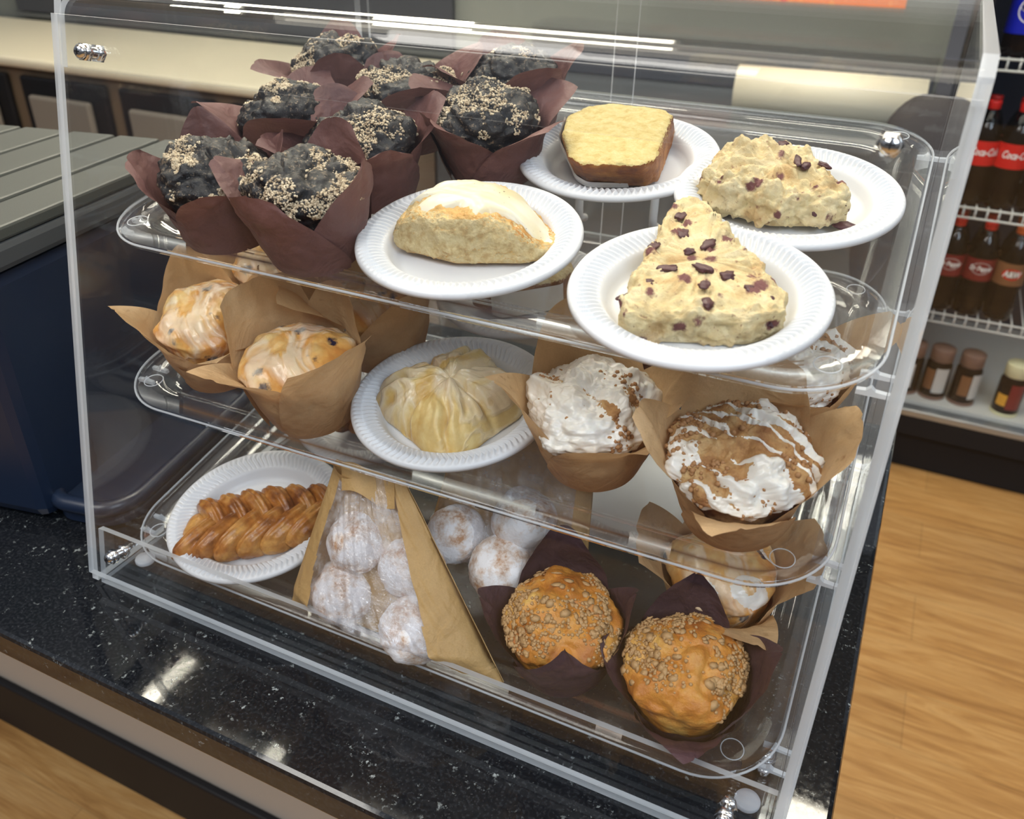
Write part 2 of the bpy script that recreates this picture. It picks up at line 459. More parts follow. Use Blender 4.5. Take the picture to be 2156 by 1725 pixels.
def bolt(p, nvec, parent, name='bolt'):
    b = MB()
    b.lathe([(0, .009), (.003, .0088), (.0048, .007), (.0052, .005), (.0040, .0045), (.0040, -.002), (.0042, -.004), (.0040, -.006), (.0042, -.008), (.0040, -.011), (.0030, -.0125), (0, -.0128)], 20)
    for z0 in (-.010, .0005):
        vs = [Vector((.0062 * math.cos(PI / 3 * k), .0062 * math.sin(PI / 3 * k), z)) for z in (z0, z0 + .004) for k in range(6)]
        b.add(vs, [tuple(range(5, -1, -1)), tuple(range(6, 12))] + [(k, (k + 1) % 6, 6 + (k + 1) % 6, 6 + k) for k in range(6)])
    b.add([(x, y, .0092) for x, y in ((-.0022, -.0004), (.0022, -.0004), (.0022, .0004), (-.0022, .0004))], [(0, 1, 2, 3)], 1)
    b.add([(y, x, .0093) for x, y in ((-.0022, -.0004), (.0022, -.0004), (.0022, .0004), (-.0022, .0004))], [(3, 2, 1, 0)], 1)
    M = Matrix.Translation(Vector(p)) @ Vector(nvec).to_track_quat('Z', 'Y').to_matrix().to_4x4()
    return b.build(name, 'chrome', parent, True, ['chrome', 'black'], M=M)


nf = Vector((0, -1, SL)).normalized()
for x, z in ((.033, .421), (.545, .421), (.032, .040), (.546, .032)):
    bolt(sp(x, z, -.004), nf, case)
bolt((.561, .071, .012), (0, 0, 1), case); bolt((.018, .075, .012), (0, 0, 1), case)
for x in (.010, .544):   # round rubber bumpers on the base
    MB().lathe([(0, .0), (.008, 0), (.0085, .001), (.0085, .003), (.008, .004), (0, .004)], 24, M=Matrix.Translation((x + .012, .038, .0052))).build('bumper', 'pad', case, True)

# ------------------------------------------------------------------ trays
ANG = math.atan(.1879)
TR = {0: (0.0701, 0.2961), 1: (0.0582, 0.1683), 2: (0.0235, 0.0307)}


def TM(k, x=0, v=0, h=0, rz=0, rx=0, ry=0):
    y, z = TR[k]
    return Matrix.Translation((0, y, z)) @ Matrix.Rotation(ANG, 4, 'X') @ Matrix.Translation((x, v, h)) @ Matrix.Rotation(rz, 4, 'Z') @ Matrix.Rotation(rx, 4, 'X') @ Matrix.Rotation(ry, 4, 'Y')


def rrect(w_, d_, r, n=10):
    pts = []
    for cx, cy, a0 in ((w_ / 2 - r, d_ / 2 - r, 0), (-w_ / 2 + r, d_ / 2 - r, PI / 2), (-w_ / 2 + r, -d_ / 2 + r, PI), (w_ / 2 - r, -d_ / 2 + r, 1.5 * PI)):
        for i in range(n + 1):
            a = a0 + PI / 2 * i / n; pts.append((cx + r * math.cos(a), cy + r * math.sin(a)))
    return pts


TW, TD = .560, .370


def make_tray():
    secs = [(0, -.004), (0, 0), (.001, .0012), (.020, .0012), (.0215, .0006), (.024, -.0026), (.028, -.0062), (.034, -.0072), (.10, -.0072)]
    rings = []
    for ins, z in secs:
        r = max(.055 - ins * .75, .012)
        rings.append([(x, y + TD / 2, z) for x, y in rrect(TW - 2 * ins, TD - 2 * ins, r, 12)])
    n = len(rings[0]); vs = [p for r in rings for p in r]
    fs = [(i * n + k, i * n + (k + 1) % n, (i + 1) * n + (k + 1) % n, (i + 1) * n + k) for i in range(len(rings) - 1) for k in range(n)]
    fs.append(tuple((len(rings) - 1) * n + k for k in range(n)))
    t = empty('display_tray', Matrix(), '', 'tray', None)
    o = mesh_obj('tray_body', vs, fs, 'tray', t)
    so = o.modifiers.new('thickness', 'SOLIDIFY'); so.thickness = .0022; so.offset = -1
    er = MB(); rr_ = rrect(TW + .0004, TD + .0004, .055, 14); er.tube([(x, y + TD / 2, -.0012) for x, y in rr_ + rr_[:1]], .0009, 6, cap=False)  # pale tube puts the bright highlight along the tray rim
    er.build('rim_highlight', 'edge', t, True)
    for sx in (-1, 1):
        for y in (.026, TD - .026):
            mb = MB(); mb.tube([(sx * (TW / 2 - .028) + .0075 * math.cos(a), y + .0075 * math.sin(a), .0016) for a in [2 * PI * i / 24 for i in range(25)]], .00035, 6, cap=False)
            mb.build('corner_ring', 'edge', t, True)
    return t


tray0 = make_tray(); tray0.matrix_world = TM(0, .288, 0, 0); tray0['label'] = 'top clear plastic tray, holding the dark chocolate muffins and four plates'
copy_thing(tray0, TM(1, .289, -.003, 0, math.radians(.8)), 'middle clear plastic tray, holding the glazed muffins and the folded pastry')
copy_thing(tray0, TM(2, .287, 0, 0), 'bottom clear plastic tray, holding the braid and the bagged doughnut holes')

# clear support rails on the two side panels under each tray
for k in (0, 1, 2):
    for side in (0, 1):
        mb = MB(); z0 = -.0085
        x0 = .0027 if side == 0 else W - .0052 - .016
        hs = []
        sec = [(0, 0), (.016, 0), (.016, .003), (.011, .0035), (.0085, .006), (.006, .0035), (0, .003)] if side == 0 else [(0, 0), (.016, 0), (.016, .003), (.010, .0035), (.0075, .006), (.005, .0035), (0, .003)]
        sec = [(sx_, z0 - .008 + sz_) for sx_, sz_ in sec]
        ya, yb = .03, .36
        va = [TM(k, x0 + a, ya, b).translation for a, b in sec]; vb = [TM(k, x0 + a, yb, b).translation for a, b in sec]
        m = len(sec)
        mb.add(va + vb, [tuple(range(m)), tuple(range(2 * m - 1, m - 1, -1))] + [(i, i + m, (i + 1) % m + m, (i + 1) % m) for i in range(m)])
        rl = mb.build('tray_rail', 'rail', case)
        for yy in (ya - .0006, ya + .016, yb - .016):
            vA = [TM(k, x0 + a, yy, b + .0002).translation for a, b in sec]; vB = [TM(k, x0 + a, yy + .003, b + .0002).translation for a, b in sec]
            en = MB(); en.add(vA + vB, [tuple(range(m)), tuple(range(2 * m - 1, m - 1, -1))] + [(i, i + m, (i + 1) % m + m, (i + 1) % m) for i in range(m)])
            en.build('rail_end_band', 'edge', rl)

# ------------------------------------------------------------------ foam plates
PR = .0762


def make_plate():
    prof = [(.0001, .0022), (.030, .0020), (.046, .0020), (.0505, .0026), (.0530, .0062), (.0548, .0105), (.0565, .0126)]
    NR = 96; n = 720; rows = []
    for r, z in prof: rows.append([(r, z, 0)] * 1)
    rim = []
    for j in range(15):
        t = j / 14; r = .0575 + t * (.0738 - .0575)
        z = .0134 + .0040 * math.sin(t * PI * .62)
        rim.append((r, z, t))
    outer = [(.0752, .0166), (PR, .0150), (PR, .0128), (.0752, .0124), (.0700, .0128), (.058, .0106), (.0553, .0075), (.0530, .0015), (.0500, .0002), (.0001, .0)]
    vs = []; nr = 0
    for r, z in prof:
        vs += [(r * math.cos(2 * PI * k / n), r * math.sin(2 * PI * k / n), z) for k in range(n)]; nr += 1
    for r, z, t in rim:
        for k in range(n):
            a = 2 * PI * k / n; ph = NR * a + 5.2 * abs(t - .62) / .5
            env = math.sin(PI * t) ** .5
            vs.append((r * math.cos(a), r * math.sin(a), z + .0016 * env * math.sin(ph)))
        nr += 1
    for r, z in outer:
        vs += [(r * math.cos(2 * PI * k / n), r * math.sin(2 * PI * k / n), z) for k in range(n)]; nr += 1
    fs = [(i * n + k, i * n + (k + 1) % n, (i + 1) * n + (k + 1) % n, (i + 1) * n + k) for i in range(nr - 1) for k in range(n)]
    return mesh_obj('foam_plate', vs, fs, 'foam')


plate0 = make_plate()
PL = [(0, .300, .067, .0010, 'white foam plate under the iced half-round scone, top tray'),
      (0, .351, .216, .0010, 'white foam plate under the yellow pound cake slice, back of top tray'),
      (0, .482, .191, .0010, 'white foam plate under the lumpy berry scone, right rear of top tray'),
      (0, .460, .050, .0030, 'white foam plate under the pointed triangular berry scone, front right of top tray'),
      (1, .289, .073, .0020, 'white foam plate under the pale folded pastry, middle tray'),
      (2, .116, .067, .0020, 'white foam plate under the brown braided pastry, bottom tray'),
      (1, .272, .232, .0000, 'white foam plate under the iced cake slice, back of middle tray'),
      (1, .405, .205, .0000, 'white foam plate under the dark sticky pastry, back of middle tray'),
      (2, .135, .223, .0000, 'white foam plate at the left rear of the bottom tray, behind the braid'),
      (2, .405, .225, .0000, 'empty white foam plate at the right rear of the bottom tray')]
for i, (k, x, v, h, lab) in enumerate(PL):
    M = TM(k, x, v, h, rz=i * .7)
    if i == 0: plate0.matrix_world = M; tag(plate0, lab, 'plate', 'white foam plates in the case')
    else:
        c = plate0.copy(); col.objects.link(c); c.matrix_world = M; c['label'] = lab

# ------------------------------------------------------------------ muffins


def fbm(p, oct=4, H=.9): return noise.fractal(p, H, 2.1, oct)


def dome_pt(a, t, P, seed):
    """a angle, t 0..1 from the base of the body to the summit"""
    rb, rw, R_, hb, h = P['rb'], P['rw'], P['R'], P['hb'], P['h']
    if t < .35:
        s_ = t / .35; r = rb + (rw - rb) * s_; z = hb * s_; amp = .15 + .5 * s_
    else:
        s_ = (t - .35) / .65 * PI / 2; q = P.get('flat', 1.0)
        r = R_ * math.cos(s_) ** .85 + (rw - R_) * (1 - min(1, (t - .35) / .12)); z = hb + (h - hb) * math.sin(s_) ** q; amp = 1
    d0 = Vector((math.cos(a), math.sin(a), 0))
    p = d0 * r + Vector((0, 0, z))
    nrm_ = (d0 * (r / R_ + .05) + Vector((0, 0, max(0, (z - hb) / (h - hb)) * 1.1))).normalized()
    sd = Vector((seed * 7.13, seed * 3.7, seed * 1.9))
    dsp = fbm(p * P.get('f1', 32) + sd, 3) * P.get('a1', .005) + fbm(p * P.get('f2', 110) + sd, 4) * P.get('a2', .0014)
    rg = abs(noise.noise(p * P.get('f3', 38) + sd * 2)); dsp -= P.get('crack', .0) * max(0, 1 - rg * 7) * (1 if t > .45 else 0)
    return p + nrm_ * dsp * amp, nrm_


def dome_mesh(name, P, seed, mat, parent, na=110, nt=64):
    vs = []
    for j in range(nt):
        for i in range(na): vs.append(dome_pt(2 * PI * i / na, j / nt, P, seed)[0])
    top = dome_pt(0, 1, P, seed)[0]; vs.append(Vector((0, 0, sum(v.z for v in vs[-na:]) / na)))
    vs.append(Vector((0, 0, vs[0].z)))
    fs = [(j * na + i, j * na + (i + 1) % na, (j + 1) * na + (i + 1) % na, (j + 1) * na + i) for j in range(nt - 1) for i in range(na)]
    T = nt * na; fs += [((nt - 1) * na + i, (nt - 1) * na + (i + 1) % na, T) for i in range(na)] + [((i + 1) % na, i, T + 1) for i in range(na)]
    return mesh_obj(name, vs, fs, mat, parent)


def overlay_mesh(name, P, seed, mat, parent, maskf, thick, t0=.38, na=170, nt=100):
    """icing: the dome's own surface, raised where maskf > 0 and sunk below it elsewhere; fully sunk faces dropped"""
    vs = []; keep = []
    for j in range(nt + 1):
        t = t0 + (1 - t0) * j / nt * .995
        for i in range(na):
            p, nv = dome_pt(2 * PI * i / na, t, P, seed); m = maskf(p)
            vs.append(p + nv * (thick * min(1, max(-.8, m * 3)) if m > 0 else thick * max(-1.2, m * 6))); keep.append(m > -.12)
    fs = []
    for j in range(nt):
        for i in range(na):
            f_ = (j * na + i, j * na + (i + 1) % na, (j + 1) * na + (i + 1) % na, (j + 1) * na + i)
            if any(keep[q] for q in f_): fs.append(f_)
    if keep[-1]: fs.append(tuple(nt * na + i for i in range(na)))
    return mesh_obj(name, vs, fs, mat, parent)


ICO_V = None


def blobs(name, P, seed, mat, parent, count, smin, smax, maskf=None, tmin=.42, flat=1.0, elong=1.0, lift=.3):
    rnd = random.Random(seed * 31 + 5)
    bm = bmesh.new(); bmesh.ops.create_icosphere(bm, subdivisions=1, radius=1); iv = [v.co.copy() for v in bm.verts]; bm.faces.ensure_lookup_table()
    ifc = [tuple(v.index for v in f_.verts) for f_ in bm.faces]; bm.free()
    mb = MB(); n_ = 0; tries = 0
    while n_ < count and tries < count * 30:
        tries += 1
        a = rnd.uniform(0, 2 * PI); t = 1 - (1 - tmin) * math.sqrt(rnd.random()); p, nv = dome_pt(a, t, P, seed)
        if maskf and maskf(p) < rnd.uniform(-.1, .12): continue
        s_ = rnd.uniform(smin, smax); q = nv.to_track_quat('Z', 'Y').to_matrix() @ Matrix.Rotation(rnd.uniform(0, 6.3), 3, 'Z') @ Matrix.Rotation(rnd.uniform(-.5, .5), 3, 'X')
        mb.add([p + nv * s_ * lift + q @ Vector((v.x * elong * s_, v.y * s_, v.z * flat * s_)) * rnd.uniform(.85, 1.15) for v in iv], ifc); n_ += 1
    o = mb.build(name, mat, parent, True); o['kind'] = 'stuff'
    return o


def wrapper(name, W_, seed, mat, parent):
    """tulip paper cup: creased cup plus four overlapping pointed petals"""
    rnd = random.Random(seed); sd = Vector((seed * 5.3, seed * 1.7, 0))
    rb, r1, h1, hp, fl = W_['rb'], W_['r1'], W_['h1'], W_['hp'], W_['flare']
    vs = []; fs = []

    def rad(z): return rb + (r1 - rb) * min(z / h1, 1.6) ** .8
    na = 96; lv = 7
    b0 = len(vs); vs.append(Vector((0, 0, .0004)))
    for j in range(lv + 1):
        z = .0004 + (h1 * .62) * j / lv
        for i in range(na):
            a = 2 * PI * i / na
            cr = .0006 * math.sin(a * 13 + seed) + .0016 * noise.noise(Vector((math.cos(a) * 2, math.sin(a) * 2, z * 30)) + sd)
            r = rad(z) - .0008 + cr * min(1, j / 2); vs.append(Vector((r * math.cos(a), r * math.sin(a), z)))
    for i in range(na): fs.append((0, 1 + (i + 1) % na, 1 + i))
    for j in range(lv):
        for i in range(na): fs.append((1 + j * na + i, 1 + j * na + (i + 1) % na, 1 + (j + 1) * na + (i + 1) % na, 1 + (j + 1) * na + i))
    nu, nt = 26, 26
    rot = W_.get('rot', 0)
    for k in range(4):
        th = rot + k * PI / 2 + rnd.uniform(-.12, .12); hh = hp * rnd.uniform(.86, 1.1); ff = fl * rnd.uniform(.35, 1.5); sk = rnd.uniform(-.35, .35)
        tw = W_.get('blunt', .18) * rnd.uniform(.4, 1.5); curl = rnd.uniform(-1, 1); over = .0026 if k % 2 else .0003
        fs_k = W_.get('tips'); 
        if fs_k: hh = hp * fs_k[k][0]; ff = fl * fs_k[k][1]
        b = len(vs); w0 = math.radians(74 if k % 2 else 62)
        for j in range(nt + 1):
            t = j / nt
            ts = .10 if k % 2 else .42; tt = max(0, (t - ts) / (1 - ts)); wd = w0 * (1 - (1 - tw) * tt ** 1.05)
            for i in range(nu + 1):
                u = -1 + 2 * i / nu
                z = .002 + t * hh * (1 - .05 * u * u)
                a = th + u * wd + sk * tt * .5
                r = rad(min(z, h1 * 1.1)) + ff * max(0, t - .52) ** 1.7 * (1 + .4 * curl * u) + over + .0012 * u * (1 if k % 2 else -1) * (1 - tt)
                ps = Vector((math.cos(a) * 1.3, math.sin(a) * 1.3, t * 2.2)) + sd
                r += (noise.noise(ps * 1.7) * .0035 + noise.noise(ps * 5) * .0009) * (.15 + t)
                # one straight crease per petal
                r -= .0016 * max(0, 1 - abs(u - .35 * curl - .2 * t) * 6) * t
                zz = z - ff * .25 * max(0, t - .6) ** 1.5
                vs.append(Vector((r * math.cos(a), r * math.sin(a), zz)))
        for j in range(nt):
            for i in range(nu): fs.append((b + j * (nu + 1) + i, b + j * (nu + 1) + i + 1, b + (j + 1) * (nu + 1) + i + 1, b + (j + 1) * (nu + 1) + i))
    o = mesh_obj(name, vs, fs, mat, parent)
    return o


def nz(p, f_, s_): return noise.noise(p * f_ + Vector((s_, s_ * 1.7, s_ * .3)))


# dark chocolate muffins
G0 = 'dark chocolate muffins on the top tray'
DP = dict(rb=.0275, rw=.0375, R=.0430, hb=.040, h=.069, a1=.0060, f1=28, a2=.0030, f2=130, crack=.0045, flat=.85)
dark = [('A', 0, .1120, .0420, .3, 'dark chocolate muffin at the front left corner of the top tray, mostly bare dark top'),
        ('B', 1, .1930, .0400, .9, 'dark chocolate muffin at the front of the top tray beside the iced scone plate'),
        ('C', 2, .0950, .1520, .2, 'dark chocolate muffin at the left end of the second row, wrapper folded over its top'),
        ('D', 3, .1800, .1290, 1.1, 'dark chocolate muffin behind the front pair, middle of the group'),
        ('E', 4, .2540, .1930, .6, 'dark chocolate muffin just left of the pound cake plate'),
        ('F', 5, .0640, .2640, .1, 'dark chocolate muffin at the far left rear of the top tray'),
        ('G', 6, .1590, .2290, .8, 'dark chocolate muffin in the middle of the rear row'),
        ('H', 7, .2330, .2790, .4, 'dark chocolate muffin at the right rear, against the tall paper tips')]
rots = [.75, .10, .55, .8, 1.15, .6, .9, .7]
tipsD = [[(1.0, .5), (1.1, .4), (.95, .45), (.8, .4)], [(1.12, .4), (1.1, .4), (1.0, .9), (.95, .25)]] + [None] * 6
for nm, sd, x, v, rz, lab in dark:
    m = empty('chocolate_muffin', TM(0, x, v, -.0055), lab, 'muffin', G0)
    P_ = dict(DP); P_['R'] *= .97 + .05 * math.sin(sd * 2.3); P_['h'] += .003 * math.sin(sd * 1.7)
    dome_mesh('muffin_body', P_, sd + 3, 'choc', m)
    cr = blobs('sugar_crumbs', P_, sd + 3, 'streusel', m, 2200, .00040, .00115, lambda p, s=sd: 1.6 * nz(p, 30, s * 3.1) + .7 * nz(p, 110, s) - (.50 if s == 0 else .22), lift=.1)
    wrapper('paper_wrapper', dict(rb=.0290, r1=.0435, h1=.045, hp=.071, flare=.065, rot=rots[sd], tips=tipsD[sd]), sd + 11, 'paper_brown', m)

# glazed blueberry muffins
G1 = 'glazed blueberry muffins in tan parchment'
BP = dict(rb=.0275, rw=.0375, R=.0435, hb=.042, h=.071, a1=.0060, f1=24, a2=.0010, f2=90, crack=.0010, flat=.85)
blue = [(21, 1, .076, .058, .2, .87, 'glazed blueberry muffin at the left end of the middle tray, parchment tip hanging out left', [(1.0, .5), (1.1, .3), (.93, 1.15), (.72, 1.4)]),
        (22, 1, .180, .040, .0, 1.22, 'glazed blueberry muffin with one berry showing, beside the folded pastry plate', [(1.05, .4), (1.15, .3), (.95, 1.5), (1.0, .9)]),
        (23, 1, .078, .152, .5, .7, 'glazed blueberry muffin at the back left of the middle tray, under the dark muffins', None),
        (24, 1, .190, .128, .9, .9, 'glazed blueberry muffin behind the berry one, brown side showing by the pastry plate', None),
        (25, 2, .500, .132, .3, .35, 'glazed blueberry muffin on the bottom tray behind the oat muffins', [(1.05, 1.5), (1.0, .7), (1.1, 1.2), (.85, 1.6)])]
for sd, k, x, v, rz, rot, lab, tips in blue:
    m = empty('blueberry_muffin', TM(k, x, v, -.0055), lab, 'muffin', G1)
    dome_mesh('muffin_body', BP, sd, 'blue_muffin', m)
    if sd == 25: overlay_mesh('glaze', BP, sd, 'icing', m, lambda p, s=sd: .10 - abs(nz(p + Vector((0, 0, p.x * .5)), 30, s)) * 1.0 + nz(p, 20, s + 9) * .34 - .10, .0011)
    wrapper('paper_wrapper', dict(rb=.0290, r1=.0430, h1=.047, hp=.086, flare=.055, rot=rot, blunt=.34, tips=tips), sd, 'paper_tan', m)
    if sd == 22:
        fr = MB(); fr.lathe([(0, .0035), (.0025, .003), (.0042, .001), (.0045, -.001), (.003, -.003), (0, -.0035)], 16, M=Matrix.Translation((-.004, -.030, .058)))
        fr.build('blueberry', 'berry', m, True)

# iced crumb muffins
G2 = 'iced cinnamon crumb muffins in tan parchment'
CP = dict(rb=.0275, rw=.038, R=.0455, hb=.040, h=.070, a1=.008, f1=30, a2=.003, f2=120, crack=.001, flat=.8)
crumb = [(31, 1, .400, .070, .49, 'cinnamon crumb muffin thickly covered in white icing, beside the folded pastry plate', [(.95, 1.0), (1.15, .4), (1.0, 1.05), (.74, .8)], .55),
         (32, 1, .503, .056, .26, 'cinnamon crumb muffin drizzled with white icing, front right of the middle tray', [(.95, 1.2), (1.05, .6), (.95, 1.1), (.74, 1.2)], .16),
         (33, 1, .508, .158, .30, 'iced crumb muffin at the right rear of the middle tray', [(1.0, 1.2), (1.0, .8), (1.0, .8), (.8, 1.0)], .3)]
for sd, k, x, v, rot, lab, tips, more in crumb:
    P_ = dict(CP)
    if sd == 32: P_['R'] = .0475
    m = empty('crumb_muffin', TM(k, x, v, -.0055), lab, 'muffin', G2)
    dome_mesh('muffin_body', P_, sd, 'crumb_muffin', m)
    blobs('cinnamon_crumbs', P_, sd, 'crumbs', m, 420, .0006, .0021, lambda p, s=sd: nz(p, 40, s) + .12)

    def mk(p, s=sd, mo=more):
        q = p + Vector((nz(p, 60, s), nz(p, 60, s + 4), 0)) * .006
        strand = .19 - abs(math.sin(q.y * (120 if mo > .2 else 210) + q.x * 50 + s + 2.6 * nz(p, 26, s))) * .36
        return strand + mo * .55 + nz(p, 26, s + 2) * .42 - (.05 if mo < .2 else .0)
    overlay_mesh('icing', P_, sd, 'icing', m, mk, .0034)
    wrapper('paper_wrapper', dict(rb=.0290, r1=.0445, h1=.047, hp=.089, flare=.06, rot=rot, blunt=.34, tips=tips), sd, 'paper_tan', m)

# oat muffins
G3 = 'oat topped muffins in dark wrappers'
OP = dict(rb=.0275, rw=.037, R=.0430, hb=.040, h=.071, a1=.0055, f1=30, a2=.0014, f2=110, crack=.003, flat=.8)
for sd, x, v, rot, lab, tips in [(41, .4075, .049, .31, 'oat topped golden muffin in an aubergine wrapper, beside the bagged doughnut holes', [(1.0, .5), (1.2, .2), (.9, .8), (1.02, -.15)]),
                                 (42, .4985, .046, .25, 'oat crumb topped orange muffin in a dark wrapper, front right corner of bottom tray', [(1.1, .7), (1.15, .3), (.85, .8), (.62, .9)])]:
    m = empty('oat_muffin', TM(2, x, v, -.0055), lab, 'muffin', G3)
    dome_mesh('muffin_body', OP, sd, 'oat_muffin', m)
    blobs('oat_flakes', OP, sd, 'oats', m, 150, .0016, .0034, lambda p, s=sd: nz(p, 24, s) + .05 + (p.y * 9 if s == 42 else 0), flat=.28, elong=1.4, lift=.15)
    blobs('oat_crumbs', OP, sd + .0, 'crumbs' if sd == 0 else 'oats', m, 800, .0005, .0017, lambda p, s=sd: nz(p, 30, s) + .02 + (p.y * 9 if s == 42 else 0))
    wrapper('paper_wrapper', dict(rb=.0290, r1=.0440, h1=.047, hp=.074, flare=.05, rot=rot, blunt=.12, tips=tips), sd, 'paper_dark', m)

# ------------------------------------------------------------------ scones, cakes, pastries


def poly_radius(poly, n, smooth_=2):
    c = Vector((sum(p[0] for p in poly) / len(poly), sum(p[1] for p in poly) / len(poly)))
    rs = []
    for i in range(n):
        a = 2 * PI * i / n; d_ = Vector((math.cos(a), math.sin(a))); best = 1e9
        for j in range(len(poly)):
            p = Vector(poly[j]) - c; q = Vector(poly[(j + 1) % len(poly)]) - c; ev = q - p
            den = d_.x * ev.y - d_.y * ev.x
            if abs(den) < 1e-12: continue
            t = (p.x * ev.y - p.y * ev.x) / den; s_ = (p.x * d_.y - p.y * d_.x) / den
            if t > 0 and -1e-6 <= s_ <= 1 + 1e-6: best = min(best, t)
        rs.append(best)
    for _ in range(smooth_): rs = [(rs[i - 1] + rs[i] * 2 + rs[(i + 1) % n]) / 4 for i in range(n)]
    return c, rs


def slab(name, poly, H, mat, parent, seed=0, er=.30, ez=.5, amp=.002, f_=60, amp2=.0008, n=260, m=80, smooth_=5, hfun=None, shrink=0.0, mats=None, fm=None, z0=0.0, offs=0.0, shiftb=(0, 0), clump=0.0):
    c, rs = poly_radius(poly, n, smooth_); vs = []; sd = Vector((seed, seed * 2.3, seed * .7))
    for j in range(m):
        a = -PI / 2 + PI * (j + .5) / m
        rr = math.cos(a) ** er; zz = math.copysign(abs(math.sin(a)) ** ez, a)
        for i in range(n):
            th = 2 * PI * i / n; r = rs[i] * rr
            q = Vector((c.x + r * math.cos(th), c.y + r * math.sin(th), 0)); hh = H * (hfun(q) if hfun else 1)
            z = hh / 2 * (1 + zz)
            k_ = 1 - shrink * (1 - z / max(hh, 1e-6)); q.x = c.x + (q.x - c.x) * k_ + shiftb[0] * (1 - z / max(hh, 1e-6)); q.y = c.y + (q.y - c.y) * k_ + shiftb[1] * (1 - z / max(hh, 1e-6))
            p = Vector((q.x, q.y, z + z0))
            nv = Vector((math.cos(th) * rr * (1 - abs(zz)), math.sin(th) * rr * (1 - abs(zz)), zz)).normalized()
            dsp = fbm(p * f_ + sd, 4) * amp + fbm(p * f_ * 3.3 + sd, 3) * amp2
            if clump:
                dv, _ = noise.voronoi(p * 95 + sd); dv2, _ = noise.voronoi(p * 210 + sd)
                dsp += clump * (.45 - dv[0]) * 1.3 + clump * .45 * (.45 - dv2[0])
            if zz < -.8: dsp = 0
            vs.append(p + nv * (dsp + offs))
    bot = Vector((c.x, c.y, vs[0].z)); top = Vector((c.x, c.y, sum(v.z for v in vs[-n:]) / n)); vs += [bot, top]
    fs = [(j * n + i, j * n + (i + 1) % n, (j + 1) * n + (i + 1) % n, (j + 1) * n + i) for j in range(m - 1) for i in range(n)]
    fs += [((i + 1) % n, i, m * n) for i in range(n)] + [((m - 1) * n + i, (m - 1) * n + (i + 1) % n, m * n + 1) for i in range(n)]
    fmi = [fm((vs[f_[0]] + vs[f_[1]] + vs[f_[2]]) / 3, (vs[f_[1]] - vs[f_[0]]).cross(vs[f_[2]] - vs[f_[0]]).normalized()) for f_ in fs] if fm else None
    return mesh_obj(name, vs, fs, mat, parent, True, mats, fmi), c


def local(poly, cx, cy): return [(x - cx, y - cy) for x, y in poly]


def chips(parent, pts, mat='berry', name='berry_piece', s0=.0028):
    rnd = random.Random(len(pts))
    for x, y, z in pts:
        mb = MB(); bm = bmesh.new(); bmesh.ops.create_icosphere(bm, subdivisions=3, radius=1)
        sc_ = Vector((rnd.uniform(.9, 2.2), rnd.uniform(.6, 1.3), rnd.uniform(.35, .6))) * s0
        iv = [Vector((v.co.x * sc_.x, v.co.y * sc_.y, v.co.z * sc_.z)) * (1 + .5 * noise.noise(v.co * 1.6 + Vector((x * 99, y * 99, 0)))) for v in bm.verts]
        fcs = [tuple(v.index for v in f_.verts) for f_ in bm.faces]; bm.free()
        rot = Matrix.Rotation(rnd.uniform(0, 3), 3, 'Z')
        mb.add([rot @ v + Vector((x, y, z - .0010)) for v in iv], fcs); mb.build(name, mat, parent, True)


# triangular berry scone, front plate
s1 = empty('berry_scone', TM(0, .460, .050, .0042), 'pointed triangular berry scone with its tip towards the back, on the front right plate', 'scone', 'berry scones')
pol = local([(.425, .146), (.419, .136), (.425, .008), (.432, -.003), (.500, .018), (.514, .032), (.513, .044), (.434, .146)], .460, .050)
ob, c_ = slab('scone_body', pol, .0255, 'scone', s1, 4, .14, .42, .0038, 62, .0026, smooth_=4, shrink=.06, clump=.0030)
rnd = random.Random(3)
chips(s1, [(-.03, .062, .0255), (-.022, .040, .0262), (-.012, .02, .0265), (.0, .005, .0262), (.016, .002, .0262), (-.024, -.02, .0255), (.03, -.006, .0255), (.040, -.008, .023), (.044, -.018, .014), (-.03, -.035, .024), (.012, -.028, .0255), (-.026, .078, .020), (-.004, .032, .0262), (-.018, -.002, .0262), (.006, -.012, .0262), (-.034, .02, .0255)], s0=.0036)
# lumpy berry scone, right rear plate
s2 = empty('berry_scone', TM(0, .482, .191, .0042), 'lumpy berry scone lying on its side, on the right rear plate of the top tray', 'scone', 'berry scones')
pol = local([(.423, .172), (.430, .196), (.445, .222), (.470, .238), (.490, .230), (.512, .198), (.526, .178), (.522, .166), (.480, .152), (.440, .160)], .482, .191)
slab('scone_body', pol, .036, 'scone', s2, 9, .40, .62, .0070, 52, .0030, smooth_=6, clump=.0030, hfun=lambda q: .82 + .25 * math.exp(-((q.x + .035) / .02) ** 2))
chips(s2, [(-.052, -.012, .022), (-.046, -.019, .015), (-.030, -.022, .022), (.004, .0, .036), (.010, -.004, .035), (.036, -.018, .02), (.042, -.022, .006), (.025, -.03, .016), (-.012, .03, .033), (.020, .012, .03)], s0=.0036)

# iced half-round scone with cut face
s3 = empty('iced_scone', TM(0, .300, .067, .0042), 'half-round scone with thick vanilla icing and a cut crumb face towards the front', 'scone')
pol = local([(.252, .046), (.300, .041), (.345, .058), (.366, .080), (.352, .096), (.318, .112), (.270, .104), (.250, .074)], .300, .067)


def hs(q):
    u = (q.x * .93 + q.y * .3 + .004) / .062
    return max(.30, (1 - min(1, abs(u)) ** 2.6)) * (1 - .15 * max(0, q.y / .05))


def fm3(c, nv):
    if nv.z < -.5: return 1
    return 0 if (nv.y < -.15 and c.z < .034) else 1


slab('scone_body', pol, .036, 'cut_crumb', s3, 14, .25, .5, .0022, 80, .0012, smooth_=6, clump=.0012, hfun=hs, mats=['cut_crumb', 'scone_crust'], fm=fm3)
